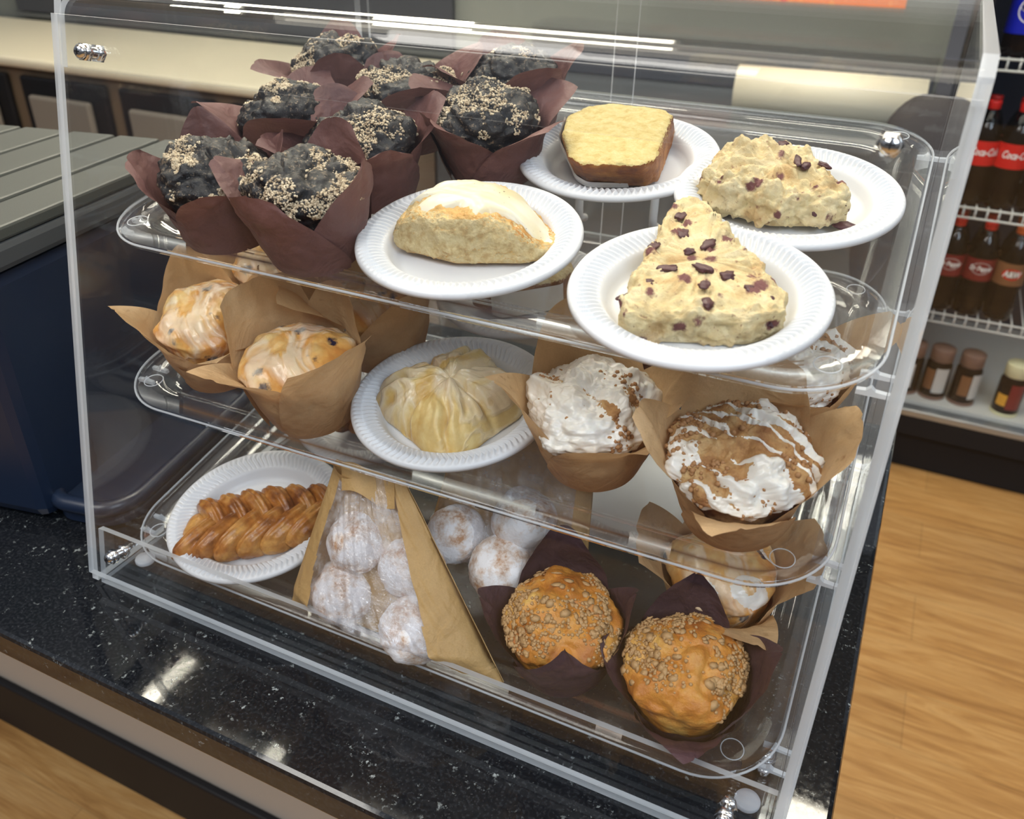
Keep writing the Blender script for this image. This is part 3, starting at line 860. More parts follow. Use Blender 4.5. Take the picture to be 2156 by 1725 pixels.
# icing follows the top, with a ragged lower edge
def icing_sheet(parent, pol, hf, H, seed, name='icing', mat='vanilla_icing', thick=.0028, edge=lambda th, q: .93, drop=lambda q: 0, n=160, m=40):
    c, rs = poly_radius(pol, n, 4); vs = []; top = []
    for s_ in (0, 1):
        for j in range(m + 1):
            t = j / m
            for i in range(n):
                th = 2 * PI * i / n; q0 = Vector((c.x + rs[i] * math.cos(th), c.y + rs[i] * math.sin(th), 0))
                e_ = edge(th, q0) * (1 + .035 * math.sin(th * 11 + seed) + .05 * noise.noise(Vector((math.cos(th) * 3, math.sin(th) * 3, seed))))
                r = rs[i] * e_ * t; q = Vector((c.x + r * math.cos(th), c.y + r * math.sin(th), 0))
                z = H * hf(q)
                f2 = t ** 6; z -= drop(q) * f2
                z += fbm(Vector((q.x, q.y, 0)) * 45 + Vector((seed, 0, 0)), 3) * .0012
                z += (thick * (1 - t ** 8) if s_ == 0 else -.003)
                vs.append(Vector((q.x, q.y, z)))
    N_ = (m + 1) * n; fs = []
    for j in range(m):
        for i in range(n):
            fs.append((j * n + i, j * n + (i + 1) % n, (j + 1) * n + (i + 1) % n, (j + 1) * n + i)[::-1])
            fs.append((N_ + j * n + i, N_ + j * n + (i + 1) % n, N_ + (j + 1) * n + (i + 1) % n, N_ + (j + 1) * n + i))
    for i in range(n): fs.append((m * n + i, m * n + (i + 1) % n, N_ + m * n + (i + 1) % n, N_ + m * n + i)[::-1])
    return mesh_obj(name, vs, fs, mat, parent)


def edg3(th, q):
    e_ = 1.0
    if math.sin(th) < -.2: e_ = .72 + .14 * math.cos(th * 5)
    return e_


icing_sheet(s3, pol, hs, .0365, 2, edge=edg3, drop=lambda q: .006)

# pound cake slice
pc = empty('pound_cake_slice', TM(0, .351, .216, .0042), 'yellow pound cake slice with browned crust, cut face up, on a top tray plate', 'cake slice')
pol = local([(.303, .228), (.311, .252), (.330, .264), (.372, .263), (.382, .252), (.394, .172), (.388, .158), (.346, .148), (.333, .157), (.313, .192)], .351, .216)
sb = (-.004, .030)


def fmc(c, nv):
    if nv.z > .45: return 0
    return 1


slab('cake_crumb', pol, .032, 'pound', pc, 5, .12, .32, .0009, 120, .0006, smooth_=2, mats=['pound', 'cake_crust'], fm=fmc, shiftb=sb, shrink=.03, m=60)
c, rs = poly_radius(pol, 150, 2)
vs = []; n_i = 0; idx = [i for i in range(150) if 2.75 < 2 * PI * i / 150 < 5.2]
for i in idx:
    th = 2 * PI * i / 150
    for j in range(9):
        t = j / 8; kf = 1 - t
        ed = min(1, (i - idx[0]) / 10, (idx[-1] - i) / 14)
        # left side fully iced, only the lower rim iced along the front
        lim = 1.0 if th < 3.9 else max(.22, 1 - (th - 3.9) * 2.2)
        z = .001 + .030 * t * lim
        kk = 1 - z / .032; r = rs[i] * (1 - .03 * kk) + .0026 * ed * (1 - t ** 6) + .0006
        vs.append(Vector((c.x + r * math.cos(th) + sb[0] * kk, c.y + r * math.sin(th) + sb[1] * kk, z)))
fs = [(a * 9 + j, (a + 1) * 9 + j, (a + 1) * 9 + j + 1, a * 9 + j + 1) for a in range(len(idx) - 1) for j in range(8)]
mesh_obj('icing', vs, fs, 'icing', pc)

# iced cake slice on the rear plate of the middle tray
ck = empty('iced_cake_slice', TM(1, .276, .232, .0032), 'cake slice with white icing along its edge, seen through the top tray', 'cake slice')
pol = [(-.040, -.030), (-.036, .0), (-.010, .026), (.030, .030), (.040, .016), (.034, -.006), (-.006, -.036)]
slab('cake_crumb', pol, .030, 'cut_crumb', ck, 6, .14, .35, .0010, 110, .0006, smooth_=2, mats=['cut_crumb', 'cake_crust'], fm=fmc)
c, rs = poly_radius(pol, 150, 2); idx = [i for i in range(150) if 4.2 < 2 * PI * i / 150 < 6.2]; vs = []
for i in idx:
    th = 2 * PI * i / 150
    for j in range(5): vs.append(Vector((c.x + (rs[i] + .0012) * math.cos(th), c.y + (rs[i] + .0012) * math.sin(th), .002 + .024 * j / 4)))
mesh_obj('icing', vs, [(a * 5 + j, (a + 1) * 5 + j, (a + 1) * 5 + j + 1, a * 5 + j + 1) for a in range(len(idx) - 1) for j in range(4)], 'icing', ck)


def lobe(mb, c, ax, L, Wd, Hh, seed, groove=0.0, bend=0.0, nu=36, nv=22, f_=70, amp=.0012, zdir=Vector((0, 0, 1)), pw_=.8, slit=0):
    """puffed dough lobe: elongated superellipsoid, optionally bent and slit"""
    ax = Vector(ax).normalized(); sd_ = zdir.cross(ax).normalized(); up = ax.cross(sd_)
    vs = []
    for j in range(nv + 1):
        ph = -PI / 2 + PI * j / nv
        for i in range(nu):
            th = 2 * PI * i / nu
            x = max(0.0, math.cos(ph)) ** .9 * math.copysign(abs(math.cos(th)) ** pw_, math.cos(th)); y = max(0.0, math.cos(ph)) ** .9 * math.copysign(abs(math.sin(th)) ** pw_, math.sin(th)); z = math.sin(ph)
            p = ax * (x * L) + sd_ * (y * Wd + bend * (x * x - .4)) + up * (z * Hh)
            dd = fbm(p * f_ + Vector((seed, seed * 2, 0)), 3) * amp
            if groove: dd += groove * math.cos(y * 13 + seed + x * 1.5) * .5
            if slit and x > .15: dd -= slit * math.exp(-(y / .16) ** 2) * min(1, (x - .15) * 2.2) * max(0, z * .8 + .75)
            vs.append(Vector(c) + p * (1 + dd / max(p.length, .004)))
    fs = [(j * nu + i, j * nu + (i + 1) % nu, (j + 1) * nu + (i + 1) % nu, (j + 1) * nu + i) for j in range(nv) for i in range(nu)]
    mb.add(vs, fs)


# folded pale pastry
dn = empty('folded_pastry', TM(1, .289, .073, .0045), 'pale four-cornered puff pastry folded to the centre and streaked with glaze', 'pastry')
LA = [math.radians(q) for q in (-66, 24, 96, 198)]; SA = [math.radians(q) for q in (-20, 62, 148, 246)]


def adiff(a, b): return (a - b + PI) % (2 * PI) - PI


def danish(r01, th):
    rb_ = .0445
    for i, a in enumerate(LA): rb_ += (.0150, .012, .012, .0150)[i] * math.exp(-(adiff(th, a) / .42) ** 2)
    r = r01 * rb_; z = .031 * max(0, 1 - r01 ** 3.2) ** .55 + .002
    x, y = r * math.cos(th), r * math.sin(th)
    for a in SA:
        if abs(adiff(th, a)) < 1.2: z -= .0085 * math.exp(-(r * math.sin(adiff(th, a)) / .0032) ** 2) * min(1, r01 * 3) * (1 - r01 * .3)
    for i, a in enumerate(LA):
        dth = adiff(th, a)
        if abs(dth) < 1.2:
            dp = r * math.sin(dth) + .0012 * math.sin(r * 300 + i)
            z -= .0105 * math.exp(-(dp / .0023) ** 2) * max(0, min(1, (r01 - .42) * 4)) * (1 - .4 * r01)
            z += .0030 * math.exp(-((abs(dp) - .0062) / .0035) ** 2) * max(0, min(1, (r01 - .3) * 3))
    z += .0045 * math.exp(-((r01 - .20) / .13) ** 2) * (.6 + .4 * math.sin(th * 5)) - .003 * math.exp(-(r01 / .08) ** 2)
    p = Vector((x, y, 0))
    z += fbm(Vector((math.cos(th) * 4.5, math.sin(th) * 4.5, r01 * 2.0)), 3) * .0016 * min(1, r01 * 3) + fbm(p * 70, 3) * .0009
    return Vector((x - .002, y + .002, max(z, .0005)))


nD, mD = 260, 90; V = [danish(1, 2 * PI * i / nD) * .985 for i in range(nD)]
for v_ in V: v_.z = 0.0
for j in range(mD + 1):
    t = 1 - (j / mD) ** 1.35 * .995
    V += [danish(t, 2 * PI * i / nD) for i in range(nD)]
F_ = [(j * nD + i, j * nD + (i + 1) % nD, (j + 1) * nD + (i + 1) % nD, (j + 1) * nD + i) for j in range(mD + 1) for i in range(nD)]
F_ += [tuple((mD + 1) * nD + i for i in range(nD)), tuple(reversed(range(nD)))]
mb = MB(); mb.add(V, F_)
mb.build('folded_dough', 'pastry', dn, True)

# braided pastry
bd = empty('braided_pastry', TM(2, .116, .067, .0045), 'glossy browned braided pastry on the left front plate of the bottom tray', 'pastry')
mb = MB(); A = Vector((-.032, -.036, 0)); B = Vector((.062, .026, 0)); ax = (B - A).normalized(); sdv = Vector((-ax.y, ax.x, 0))
for i in range(7):
    t = i / 6; c = A.lerp(B, t) ; wf = .90 + .34 * math.sin(PI * min(1, t * .8 + .12))
    d_ = (ax * .72 + sdv * .78)
    lobe(mb, c - sdv * .010 * wf + Vector((0, 0, .0125)), d_ - Vector((0, 0, -.05)), .0240 * wf, .0098, .0130 * wf, i, nu=44, nv=26, amp=.0012, f_=60, bend=.004, groove=.0013, pw_=.92)
for i in range(6):
    t = (i + .55) / 6; c = A.lerp(B, t); wf = .92 + .3 * math.sin(PI * min(1, t * .8 + .12))
    d_ = (ax * .62 - sdv * .82)
    lobe(mb, c + sdv * .0125 * wf + Vector((0, 0, .0140)), d_, .0185 * wf, .0098, .0130 * wf, i + 20, nu=44, nv=26, amp=.0012, f_=60, bend=-.003, groove=.0013, pw_=.92)
lobe(mb, A + Vector((-.006, .002, .010)), ax * .3 + sdv, .016, .010, .009, 40, nu=44, nv=26)
mb.build('braided_dough', 'braid', bd, True)

# dark sticky pastry and a berry pastry at the rear
sk = empty('sticky_pastry', TM(1, .400, .190, .0035), 'dark glazed sticky pastry glimpsed behind the thickly iced muffin', 'pastry')
mb = MB()
for i in range(6):
    a = i * PI / 3; lobe(mb, (.026 * math.cos(a), .020 * math.sin(a), .012), (-math.sin(a), math.cos(a), 0), .020, .012, .011, i, amp=.003, f_=90)
lobe(mb, (0, 0, .018), (1, 0, 0), .018, .014, .010, 9, amp=.003, f_=90)
mb.build('coiled_dough', 'sticky', sk, True)
bp_ = empty('berry_danish', TM(2, .158, .208, .0035), 'brown berry-filled pastry on the left rear plate of the bottom tray', 'pastry')
mb = MB()
for i in range(5):
    lobe(mb, (-.034 + .017 * i, .004 * (i % 2), .012), (.35, 1, 0), .026, .010, .011, i, amp=.002, f_=70)
mb.build('pastry_dough', 'braid', bp_, True)
chips(bp_, [(.02, -.016, .020), (.006, -.012, .022), (-.012, -.014, .021), (.03, .0, .02)], s0=.004)

# ------------------------------------------------------------------ window bags of doughnut holes


def bag(lab, BL, BR, TL_, TR_, bulge, seed, thick0, kl=.12, kr=.86, holes=(), hlab='', grp=''):
    """kraft back sheet and sides, clear film window in front"""
    O = (Vector(BL) + Vector(BR)) / 2
    M = TM(2, O.x, O.y, 0)
    r = empty('window_bag', M, lab, 'bag', 'window bags on the bottom tray')
    bl, br, tl_, tr_ = [Vector(q) - Vector((O.x, O.y, 0)) for q in (BL, BR, TL_, TR_)]
    nn = (br - bl).cross(tl_ - bl).normalized()
    if nn.y > 0: nn = -nn
    nn = (nn + Vector((0, -.25, .15))).normalized()
    nu, nv = 90, 70

    def back(u, v): return bl.lerp(br, u).lerp(tl_.lerp(tr_, u), v)

    def front(u, v):
        p = back(u, v); b = bulge * (max(0, math.sin(PI * u)) ** .55) * (1 - v ** 1.5) * (min(1, v * 6 + .25)) + .0012
        wr = (noise.noise(Vector((u * 9, v * 3, seed))) * .0035 + abs(noise.noise(Vector((u * 16 + v * 5, v * 2.5, seed + 5)))) * .0075) * (math.sin(PI * u)) * (1 - v * .4)
        return p + nn * (b + wr)
    V = []; F = []
    for j in range(nv + 1):
        for i in range(nu + 1): V.append(front(i / nu, j / nv))
    off = len(V)
    for j in range(nv + 1):
        for i in range(nu + 1):
            u = i / nu; v = j / nv; V.append(back(u, v) + Vector((0, 0, .0005)) + nn * noise.noise(Vector((u * 5, v * 4, seed + 9))) * .0015)
    fk = []; ff = []
    for j in range(nv):
        for i in range(nu):
            u = (i + .5) / nu; v = (j + .5) / nv
            q = (j * (nu + 1) + i, j * (nu + 1) + i + 1, (j + 1) * (nu + 1) + i + 1, (j + 1) * (nu + 1) + i)
            el = kl - .03 * v + .012 * math.sin(v * 9); er_ = kr + .02 * v
            if u < el or u > er_: fk.append(q)
            else: ff.append(q)
            fk.append(tuple(x + off for x in q[::-1]))
    e_ = [(nv * (nu + 1) + i) for i in range(nu + 1)]
    for side in (0, nu):
        for j in range(nv):
            a = j * (nu + 1) + side; b = (j + 1) * (nu + 1) + side
            fk.append((a, b, b + off, a + off))
    mesh_obj('kraft_paper', V, fk, 'kraft', r)
    used = sorted({i for q in ff for i in q}); mp = {a: b for b, a in enumerate(used)}
    mesh_obj('film_window', [V[i] for i in used], [tuple(mp[i] for i in q) for q in ff], 'film', r)
    return r, O


bagA, OA = bag('nearer clear-window kraft bag of powdered doughnut holes, between the braid and the oat muffin', (.190, .012, 0), (.378, .012, 0), (.212, .078, .104), (.276, .074, .108), .040, 3, .004, .17, .80)
bagB, OB = bag('second clear-window kraft bag of doughnut holes, behind the first and left of the oat muffin', (.262, .100, 0), (.405, .100, 0), (.282, .150, .108), (.392, .160, .112), .030, 8, .004, .05, .90)
# folded tabs at the mouth of the nearer bag
tb = MB(); vs = []
n1 = 12
for j in range(n1 + 1):
    for i in range(n1 + 1):
        u = i / n1; v = j / n1
        p = Vector((-.074 - .0 + .030 * u, .062 + .006 * math.sin(v * 3), .108 - .052 * v)) + Vector((-.004 * v, -.012 * math.sin(u * 2.2) - .01 * v, .004 * noise.noise(Vector((u * 3, v * 3, 1)))))
        vs.append(p)
fs = [(j * (n1 + 1) + i, j * (n1 + 1) + i + 1, (j + 1) * (n1 + 1) + i + 1, (j + 1) * (n1 + 1) + i) for j in range(n1) for i in range(n1)]
mesh_obj('folded_tab', vs, fs, 'kraft', bagA)
vs = []
for j in range(n1 + 1):
    for i in range(n1 + 1):
        u = i / n1; v = j / n1
        vs.append(Vector((-.062 + .046 * u + .008 * v, .060 - .016 * v, .110 - .012 * v + .004 * math.sin(u * 6))))
mesh_obj('folded_mouth', vs, fs, 'kraft', bagA)

# doughnut holes
GD = 'powdered doughnut holes in the window bags'


def hole_mesh(seed):
    vs = []; nu, nv = 56, 36
    for j in range(nv + 1):
        ph = -PI / 2 + PI * j / nv
        for i in range(nu):
            th = 2 * PI * i / nu; d_ = Vector((math.cos(ph) * math.cos(th), math.cos(ph) * math.sin(th), math.sin(ph)))
            vs.append(d_ * (.0245 + .0022 * fbm(d_ * 1.3 + Vector((seed, 0, 0)), 3) + .0005 * noise.noise(d_ * 9)) * (1 if abs(d_.z) < .9 else .98))
    fs = [(j * nu + i, j * nu + (i + 1) % nu, (j + 1) * nu + (i + 1) % nu, (j + 1) * nu + i) for j in range(nv) for i in range(nu)]
    return vs, fs


hp_ = [(.236, .022, .021, 'powdered doughnut hole at the lower left inside the nearer bag', 1.0, 1), (.304, .014, .021, 'powdered doughnut hole at the lower right inside the nearer bag, sugar rubbed thin', 1.03, 2),
       (.288, .047, .048, 'powdered doughnut hole resting on top inside the nearer bag', 1.0, 3), (.242, .046, .056, 'powdered doughnut hole high on the left inside the nearer bag', .95, 4),
       (.296, .098, .034, 'powdered doughnut hole at the left inside the rear bag', .95, 5), (.348, .118, .050, 'powdered doughnut hole high on the right inside the rear bag', 1.05, 6), (.344, .086, .026, 'powdered doughnut hole at the lower right inside the rear bag', 1.1, 7)]
for x, v, h, lab, s_, sd in hp_:
    vv, ff = hole_mesh(sd * 3.3)
    o = mesh_obj('doughnut_hole', vv, ff, 'powder'); o.matrix_world = TM(2, x, v, h, rz=sd) @ Matrix.Scale(s_, 4)
    tag(o, lab, 'doughnut hole', GD)

# ------------------------------------------------------------------ register / printer at the left
A_ = math.atan(.19)
Mp = Matrix.Translation((-.100, .040, 0)) @ Matrix.Rotation(A_, 4, 'Z')
pr_ = empty('receipt_printer', Mp, 'navy black counter machine with a ribbed grey lid, left of the pastry case', 'machine')
PW, PDp, PH = .30, .335, .280
MB().box((-PW, 0, .004), (0, PDp, PH - .036)).build('housing', 'navy', pr_, bevel=.012)
MB().box((-PW - .004, -.006, PH - .036), (.006, PDp + .004, PH - .012)).build('lid_rim', 'groove', pr_, bevel=.006)
mb = MB(); xs_ = [0.004, -.046, -.052, -.104, -.110, -.165, -.171, -.230, -.236, -.30]
for i in range(0, len(xs_), 2): mb.box((xs_[i + 1], -.004, PH - .012), (xs_[i], PDp + .002, PH))
mb.build('ribbed_lid', 'printer_top', pr_, bevel=.0025)
mb = MB(); pts = rrect(.105, .25, .035, 10)
mb.tube([(x + .064, y + .135, .022) for x, y in pts + pts[:1]], .008, 10, cap=False); mb.build('foot_rim', 'navy', pr_, True)
n = len(pts); mb = MB(); mb.add([(x + .064, y + .135, z) for z in (.002, .018) for x, y in pts], [tuple(range(n, 2 * n)), tuple(range(n - 1, -1, -1))] + [(i, (i + 1) % n, n + (i + 1) % n, n + i) for i in range(n)])
# ring base lies half under the case's raised side: keep it left of the side panel
mb.build('foot_plate', 'navy', pr_)
for o in pr_.children:
    if o.name.startswith('foot'): o.location.x = -.022; o.scale.x = .82

# ------------------------------------------------------------------ behind the counter
bc = empty('back_counter', Vector((-1.6, 2.2, FZ)), 'cream topped tan back counter behind the case, at the upper left', 'counter')
MB().box((-3.0, -.38, .79), (.88, .40, .825)).build('countertop', 'cream', bc, bevel=.012)
MB().box((-2.98, -.34, 0), (.86, .38, .788)).build('cabinet', 'tan', bc)
for x in (-1.36, -.86, -.37, .12):
    dv = MB().box((x, -.372, .42), (x + .42, -.345, .765)).build('bin_opening', 'black', bc, bevel=.01)
    MB().box((x + .06, -.40, .36), (x + .36, -.374, .705)).build('bin_flap', 'flap', dv, bevel=.01)
gb = empty('backsplash', Vector((-1.8, 2.60, .12)), 'dark grey backsplash panel above the cream back counter', 'panel')
MB().box((-1.6, -.006, -.08), (.72, .0145, 1.2)).build('panel', 'darkgrey', gb); MB().box((-1.6, -.02, -.10), (.72, -.0065, -.085)).build('ledge', 'slate', gb)
gm = empty('equipment_cabinet', Vector((-.35, 1.75, FZ)), 'slate grey metal equipment cabinet directly behind the pastry case', 'cabinet')
MB().box((-.32, .0, 0), (.92, .70, .86)).build('body', 'slate', gm, bevel=.006)
MB().box((-.34, -.02, .861), (.94, .72, .885)).build('top_panel', 'slate', gm, bevel=.004)
MB().box((-.26, .50, .886), (.90, .70, 1.02)).build('rear_upstand', 'darkgrey', gm, bevel=.004)
cr_ = MB(); cr_.tube([(.10, 1.95, .1205), (.54, 1.98, .1205)], .055, 24)
o = cr_.build('cream_roll', 'cream', None, True); tag(o, 'long cream paper roll lying on the slate cabinet behind the case', 'roll')
sn = empty('sign_holder', Vector((.05, 2.55, .2)), 'clear sign holder with an orange poster, seen through the case top', 'sign')
MB().box((-.39, 0, -.0), (.38, .006, .45)).build('holder', 'acrylic', sn)
sg = N('orange_poster'); nn_ = sg.noise(9, 3, .6, dist=1.0)
sg.set(sg.ramp(nn_, [(.40, (.85, .22, .05)), (.56, (.90, .30, .08)), (.60, (.75, .04, .03)), (.66, (.95, .62, .10))], 'CONSTANT'), .4); MAT['poster'] = sg.m
MB().box((-.385, -.003, .072), (.375, -.0005, .44)).build('poster', 'poster', sn)

ch = MB(); c0 = Vector((.56, 1.36, .04))
for (L_, a_, z_) in ((.11, 0, 0),):
    lobe(ch, c0, (0, .2, 1), .20, .085, .045, 2, nu=40, nv=24, amp=.004, f_=9, pw_=.8)
o = ch.build('chair_back', 'brown_leather', None, True); tag(o, 'dark brown padded chair back behind the case, left of the drinks cooler', 'chair')

# pale arched handle on the backsplash
hd = MB(); hd.tube([(-1.50, 2.56, .30), (-1.52, 2.52, .36), (-1.51, 2.50, .41), (-1.46, 2.49, .43), (-1.38, 2.49, .43), (-1.33, 2.50, .40), (-1.27, 2.53, .31), (-1.25, 2.56, .27)], .016, 12)
o = hd.build('grab_handle', 'white', None, True); tag(o, 'pale arched grab handle on the dark backsplash', 'handle')

# ------------------------------------------------------------------ drinks cooler
CX0, CX1, CY = .60, 1.55, 1.86
co = empty('drinks_cooler', Vector((CX0, CY, FZ)), 'black glass-front drinks cooler with white wire shelves, right of the case', 'cooler')
CW = CX1 - CX0
MB().box((0, .06, .17), (.03, .72, 1.55)).build('side_wall', 'black', co)
MB().box((CW - .03, .06, .17), (CW, .72, 1.55)).build('side_wall', 'black', co)
MB().box((.03, .70, .17), (CW - .03, .72, 1.55)).build('rear_wall', 'navy', co)
MB().box((.03, .06, .17), (CW - .03, .70, .196)).build('bottom_deck', 'shelf_white', co)
MB().box((0, .06, 1.55), (CW, .72, 1.75)).build('header', 'black', co)
MB().box((0, .04, 0), (CW, .70, .115)).build('grille_base', 'black', co, bevel=.004)
MB().box((0, .012, .116), (CW, .06, .17)).build('lower_body', 'black', co)
dg = MB().box((0, .012, .1705), (CW, .052, .190)).build('door_frame', 'alu', co, bevel=.003)
MB().box((.0, .030, .1905), (CW, .034, 1.55)).build('door_glass', 'acrylic', dg)
zs = [.235, -.100, -.378]
for z in zs:
    mb = MB(); zz = z - FZ
    for dz in (0, -.024): mb.tube([(.035, .088, zz + dz), (CW - .035, .088, zz + dz)], .0028, 8)
    nx = int((CW - .07) / .026)
    for i in range(nx + 1):
        x = .037 + i * .026; mb.tube([(x, .088, zz - .024), (x, .088, zz)], .0022, 6); mb.tube([(x, .088, zz + .001), (x, .68, zz + .001)], .0016, 5)
    mb.build('wire_shelf', 'wire', co, True)


def wrapm(name, cfn):
    a = N(name); cfn(a); return a.m


MAT['cola'] = plain('dark_cola_in_clear_plastic', (.006, .003, .003), .12, 0, Specular_IOR_Level=.2)
MAT['neck'] = acrylic('clear_bottle_neck', (.42, .46, .46))
MAT['red_label'] = plain('red_label', (.62, .012, .012), .35)
MAT['maroon_label'] = plain('maroon_label', (.20, .012, .016), .35)
MAT['brown_label'] = plain('brown_label', (.22, .10, .045), .35)
MAT['red_cap'] = plain('red_cap', (.62, .015, .012), .35)
MAT['orange_cap'] = plain('orange_cap', (.60, .12, .03), .35)
MAT['blue_label'] = plain('bright_blue_label', (.004, .012, .42), .35)
MAT['deep_blue'] = plain('deep_blue_cap', (.01, .02, .25), .35)
MAT['tan_cap'] = plain('tan_brown_cap', (.22, .13, .10), .5)
MAT['cream_cap'] = plain('pale_cream_cap', (.72, .70, .45), .4)
MAT['ink_white'] = plain('white_print', (.85, .85, .85), .4)
MAT['ink_dark'] = plain('dark_print', (.02, .03, .03), .4)
MAT['small_label'] = plain('white_nutrition_label', (.60, .60, .58), .5)
MAT['orange_patch'] = plain('yellow_orange_print', (.75, .38, .04), .4)


def text_on(parent, txt, size, r, z, ang, mat, shear=0.0, name='lettering', bold=0.0, sq=1.0):
    cu = bpy.data.curves.new('txt', 'FONT'); cu.body = txt; cu.size = size; cu.align_x = 'CENTER'; cu.align_y = 'CENTER'; cu.shear = shear; cu.offset = bold; cu.resolution_u = 2
    to = bpy.data.objects.new('txt', cu); col.objects.link(to)
    me = bpy.data.meshes.new_from_object(to); bpy.data.objects.remove(to)
    bm = bmesh.new(); bm.from_mesh(me); bmesh.ops.triangulate(bm, faces=bm.faces[:])
    for v in bm.verts:
        a = ang + v.co.x * sq / r; z_ = v.co.y; v.co = Vector((math.cos(a) * r, math.sin(a) * r, z + z_))
    bm.to_mesh(me); bm.free(); me.materials.clear(); me.materials.append(MAT[mat])
    o = bpy.data.objects.new(name, me); col.objects.link(o); o.parent = parent
    return o


def band(parent, name, mat, r, z0, z1, a0=0, a1=2 * PI, n=48, amp=0, seed=0, w_=None):
    vs = []; m = 6
    for j in range(m + 1):
        for i in range(n + 1):
            a = a0 + (a1 - a0) * i / n; z = z0 + (z1 - z0) * j / m
            rr = r
            vs.append((rr * math.cos(a), rr * math.sin(a), z + amp * math.sin(a * 2 + seed) * 1))
    fs = [(j * (n + 1) + i, j * (n + 1) + i + 1, (j + 1) * (n + 1) + i + 1, (j + 1) * (n + 1) + i) for j in range(m) for i in range(n)]
    return mesh_obj(name, vs, fs, mat, parent)


def ellipse_ring(parent, name, mat, r, z, ang, ra, rb_, wdt, n=40):
    vs = []
    for i in range(n + 1):
        t = 2 * PI * i / n
        for k in (0, 1):
            s_ = 1 - k * wdt; a = ang + ra * s_ * math.cos(t) / r; vs.append((r * math.cos(a), r * math.sin(a), z + rb_ * s_ * math.sin(t)))
    return mesh_obj(name, vs, [(2 * i, 2 * i + 1, 2 * i + 3, 2 * i + 2) for i in range(n)], mat, parent)


FR = math.radians(-90)   # labels face the camera


def soda(lab, label_mat, cap, kind, grp):
    b = empty('soda_bottle', Matrix(), lab, 'bottle', grp)
    pr1 = [(0, .001), (.028, 0), (.034, .006), (.0345, .04), (.033, .070), (.0350, .095), (.0355, .100), (.0355, .150), (.0345, .158)]
    pr2 = [(.0345, .158), (.031, .175), (.024, .195), (.016, .210), (.0125, .216), (.0125, .226)]
    MB().lathe(pr1, 40).build('bottle_body', 'cola', b, True)
    MB().lathe(pr2, 40).build('bottle_neck', 'neck', b, True)
    MB().lathe([(.0140, .220), (.0148, .221), (.0148, .237), (.0140, .2385), (0, .2388)], 28).build('cap', cap, b, True)
    lb = band(b, 'label', label_mat, .0361, .096 if kind != 'blue' else .048, .152)
    if kind == 'coke':
        text_on(lb, 'Coca-Cola', .024, .0366, .127, FR + .15, 'ink_white', .35, bold=.0006, sq=.66)
    elif kind == 'pep':
        text_on(lb, 'Dr Pepper', .017, .0366, .128, FR, 'ink_white', .2, bold=.0006, sq=.75)
        ellipse_ring(lb, 'emblem', 'ink_white', .0364, .128, FR, .023, .015, .06)
    elif kind == 'rb':
        text_on(lb, 'A&W', .021, .0367, .125, FR, 'ink_white', .15, bold=.0008, sq=.8)
        ellipse_ring(lb, 'emblem', 'red_label', .0364, .125, FR, .023, .014, .25)
    elif kind == 'blue':
        text_on(lb, 'PEPSI', .019, .0367, .103, FR, 'ink_dark', 0, bold=.0014, sq=.9)
        ellipse_ring(lb, 'emblem', 'ink_white', .0364, .096, FR, .026, .026, .10)
        ellipse_ring(lb, 'emblem_band', 'ink_white', .03645, .103, FR, .0245, .0110, .999)
    return b


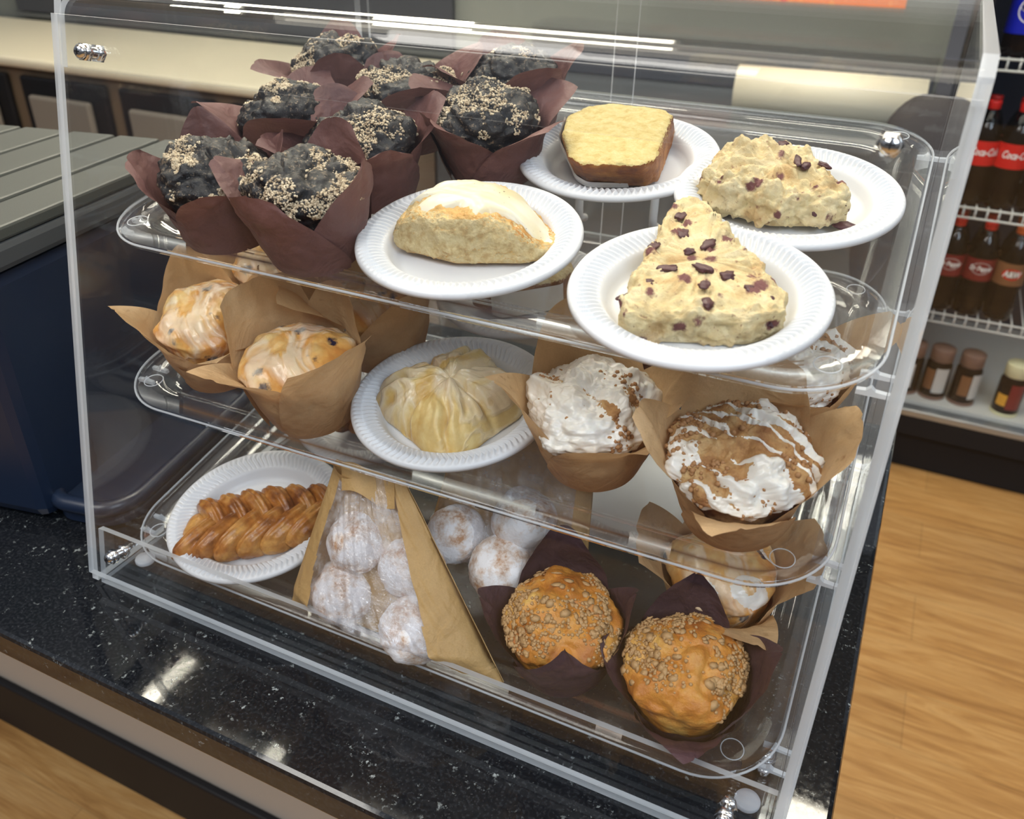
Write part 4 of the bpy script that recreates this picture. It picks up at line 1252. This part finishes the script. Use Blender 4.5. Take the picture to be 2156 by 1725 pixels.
GS_ = {'coke': 'red-labelled cola bottles on the second shelf', 'pep': 'maroon-labelled bottles on the third shelf', 'rb': 'brown-labelled bottles on the third shelf', 'blue': 'blue-labelled bottles on the top visible shelf'}
spec = []
sh = [.238, -.097, -.375, FZ + .197]
for kind, lm, cap, shelf, items in [
    ('blue', 'blue_label', 'deep_blue', 0, [(.700, 'bright blue labelled bottle, only its label end showing beside the case top'), (.772, 'bright blue labelled bottle at the frame edge, top shelf')]),
    ('coke', 'red_label', 'red_cap', 1, [(.690, 'red-labelled cola bottle partly hidden by case edge, leftmost on shelf'), (.758, 'red-labelled cola bottle with white script, second from the case'), (.830, 'red-labelled cola bottle, third from the case at the frame edge')]),
    ('pep', 'maroon_label', 'red_cap', 2, [(.692, 'maroon-labelled soda bottle, leftmost on the third shelf down'), (.762, 'maroon-labelled soda bottle beside the brown-labelled root beer bottle')]),
    ('rb', 'brown_label', 'orange_cap', 2, [(.832, 'brown-labelled root beer bottle with an orange cap')])]:
    src = None
    for x, lab in items:
        M = Matrix.Translation((x, CY + .130, sh[shelf])) @ Matrix.Rotation((x * 7) % .25, 4, 'Z')
        if src is None: src = soda(lab, lm, cap, kind, GS_[kind]); src.matrix_world = M
        else: copy_thing(src, M, lab)
    # next row back, the same bottles
    for x, lab in items:
        copy_thing(src, Matrix.Translation((x + .004, CY + .205, sh[shelf])), lab.split(',')[0] + ', the one behind')

GB = 'small coffee drink bottles on the cooler floor'


def small(lab, cap, cream=False):
    b = empty('small_bottle', Matrix(), lab, 'bottle', GB)
    MB().lathe([(0, .001), (.030, 0), (.0325, .006), (.0325, .098), (.028, .108), (.026, .112)], 36).build('bottle_body', 'cola', b, True)
    MB().lathe([(.0285, .110), (.0295, .111), (.0295, .142), (.028, .145), (0, .146)], 32).build('cap', cap, b, True)
    MB().lathe([(.0335, .0005), (.0338, .008), (.0330, .009)], 32).build('base_sleeve', cap, b, True)
    a = FR
    band(b, 'label', 'small_label' if not cream else 'maroon_label', .0331, .022, .094, a - .15, a + .9)
    band(b, 'side_label', 'brown_label' if not cream else 'orange_patch', .0332, .030, .088 if not cream else .062, a - 1.0, a - .2)
    return b


for i, (x, lab, cap) in enumerate([(.672, 'small brown-capped bottle beside the case edge, leftmost on the cooler floor', 'tan_cap'), (.742, 'small brown-capped bottle with a white label, second from the case', 'tan_cap'), (.815, 'small brown-capped bottle, third from the case', 'tan_cap')]):
    M = Matrix.Translation((x, CY + .115, sh[3])) @ Matrix.Rotation(-.5 + .5 * i, 4, 'Z')
    if i == 0: sb0 = small(lab, cap); sb0.matrix_world = M
    else: copy_thing(sb0, M, lab)
cb = small('small cream-capped bottle with a red and yellow label at the frame edge', 'cream_cap', True); cb.matrix_world = Matrix.Translation((.921, CY + .105, sh[3])); cb['group'] = 'cream-capped bottles'
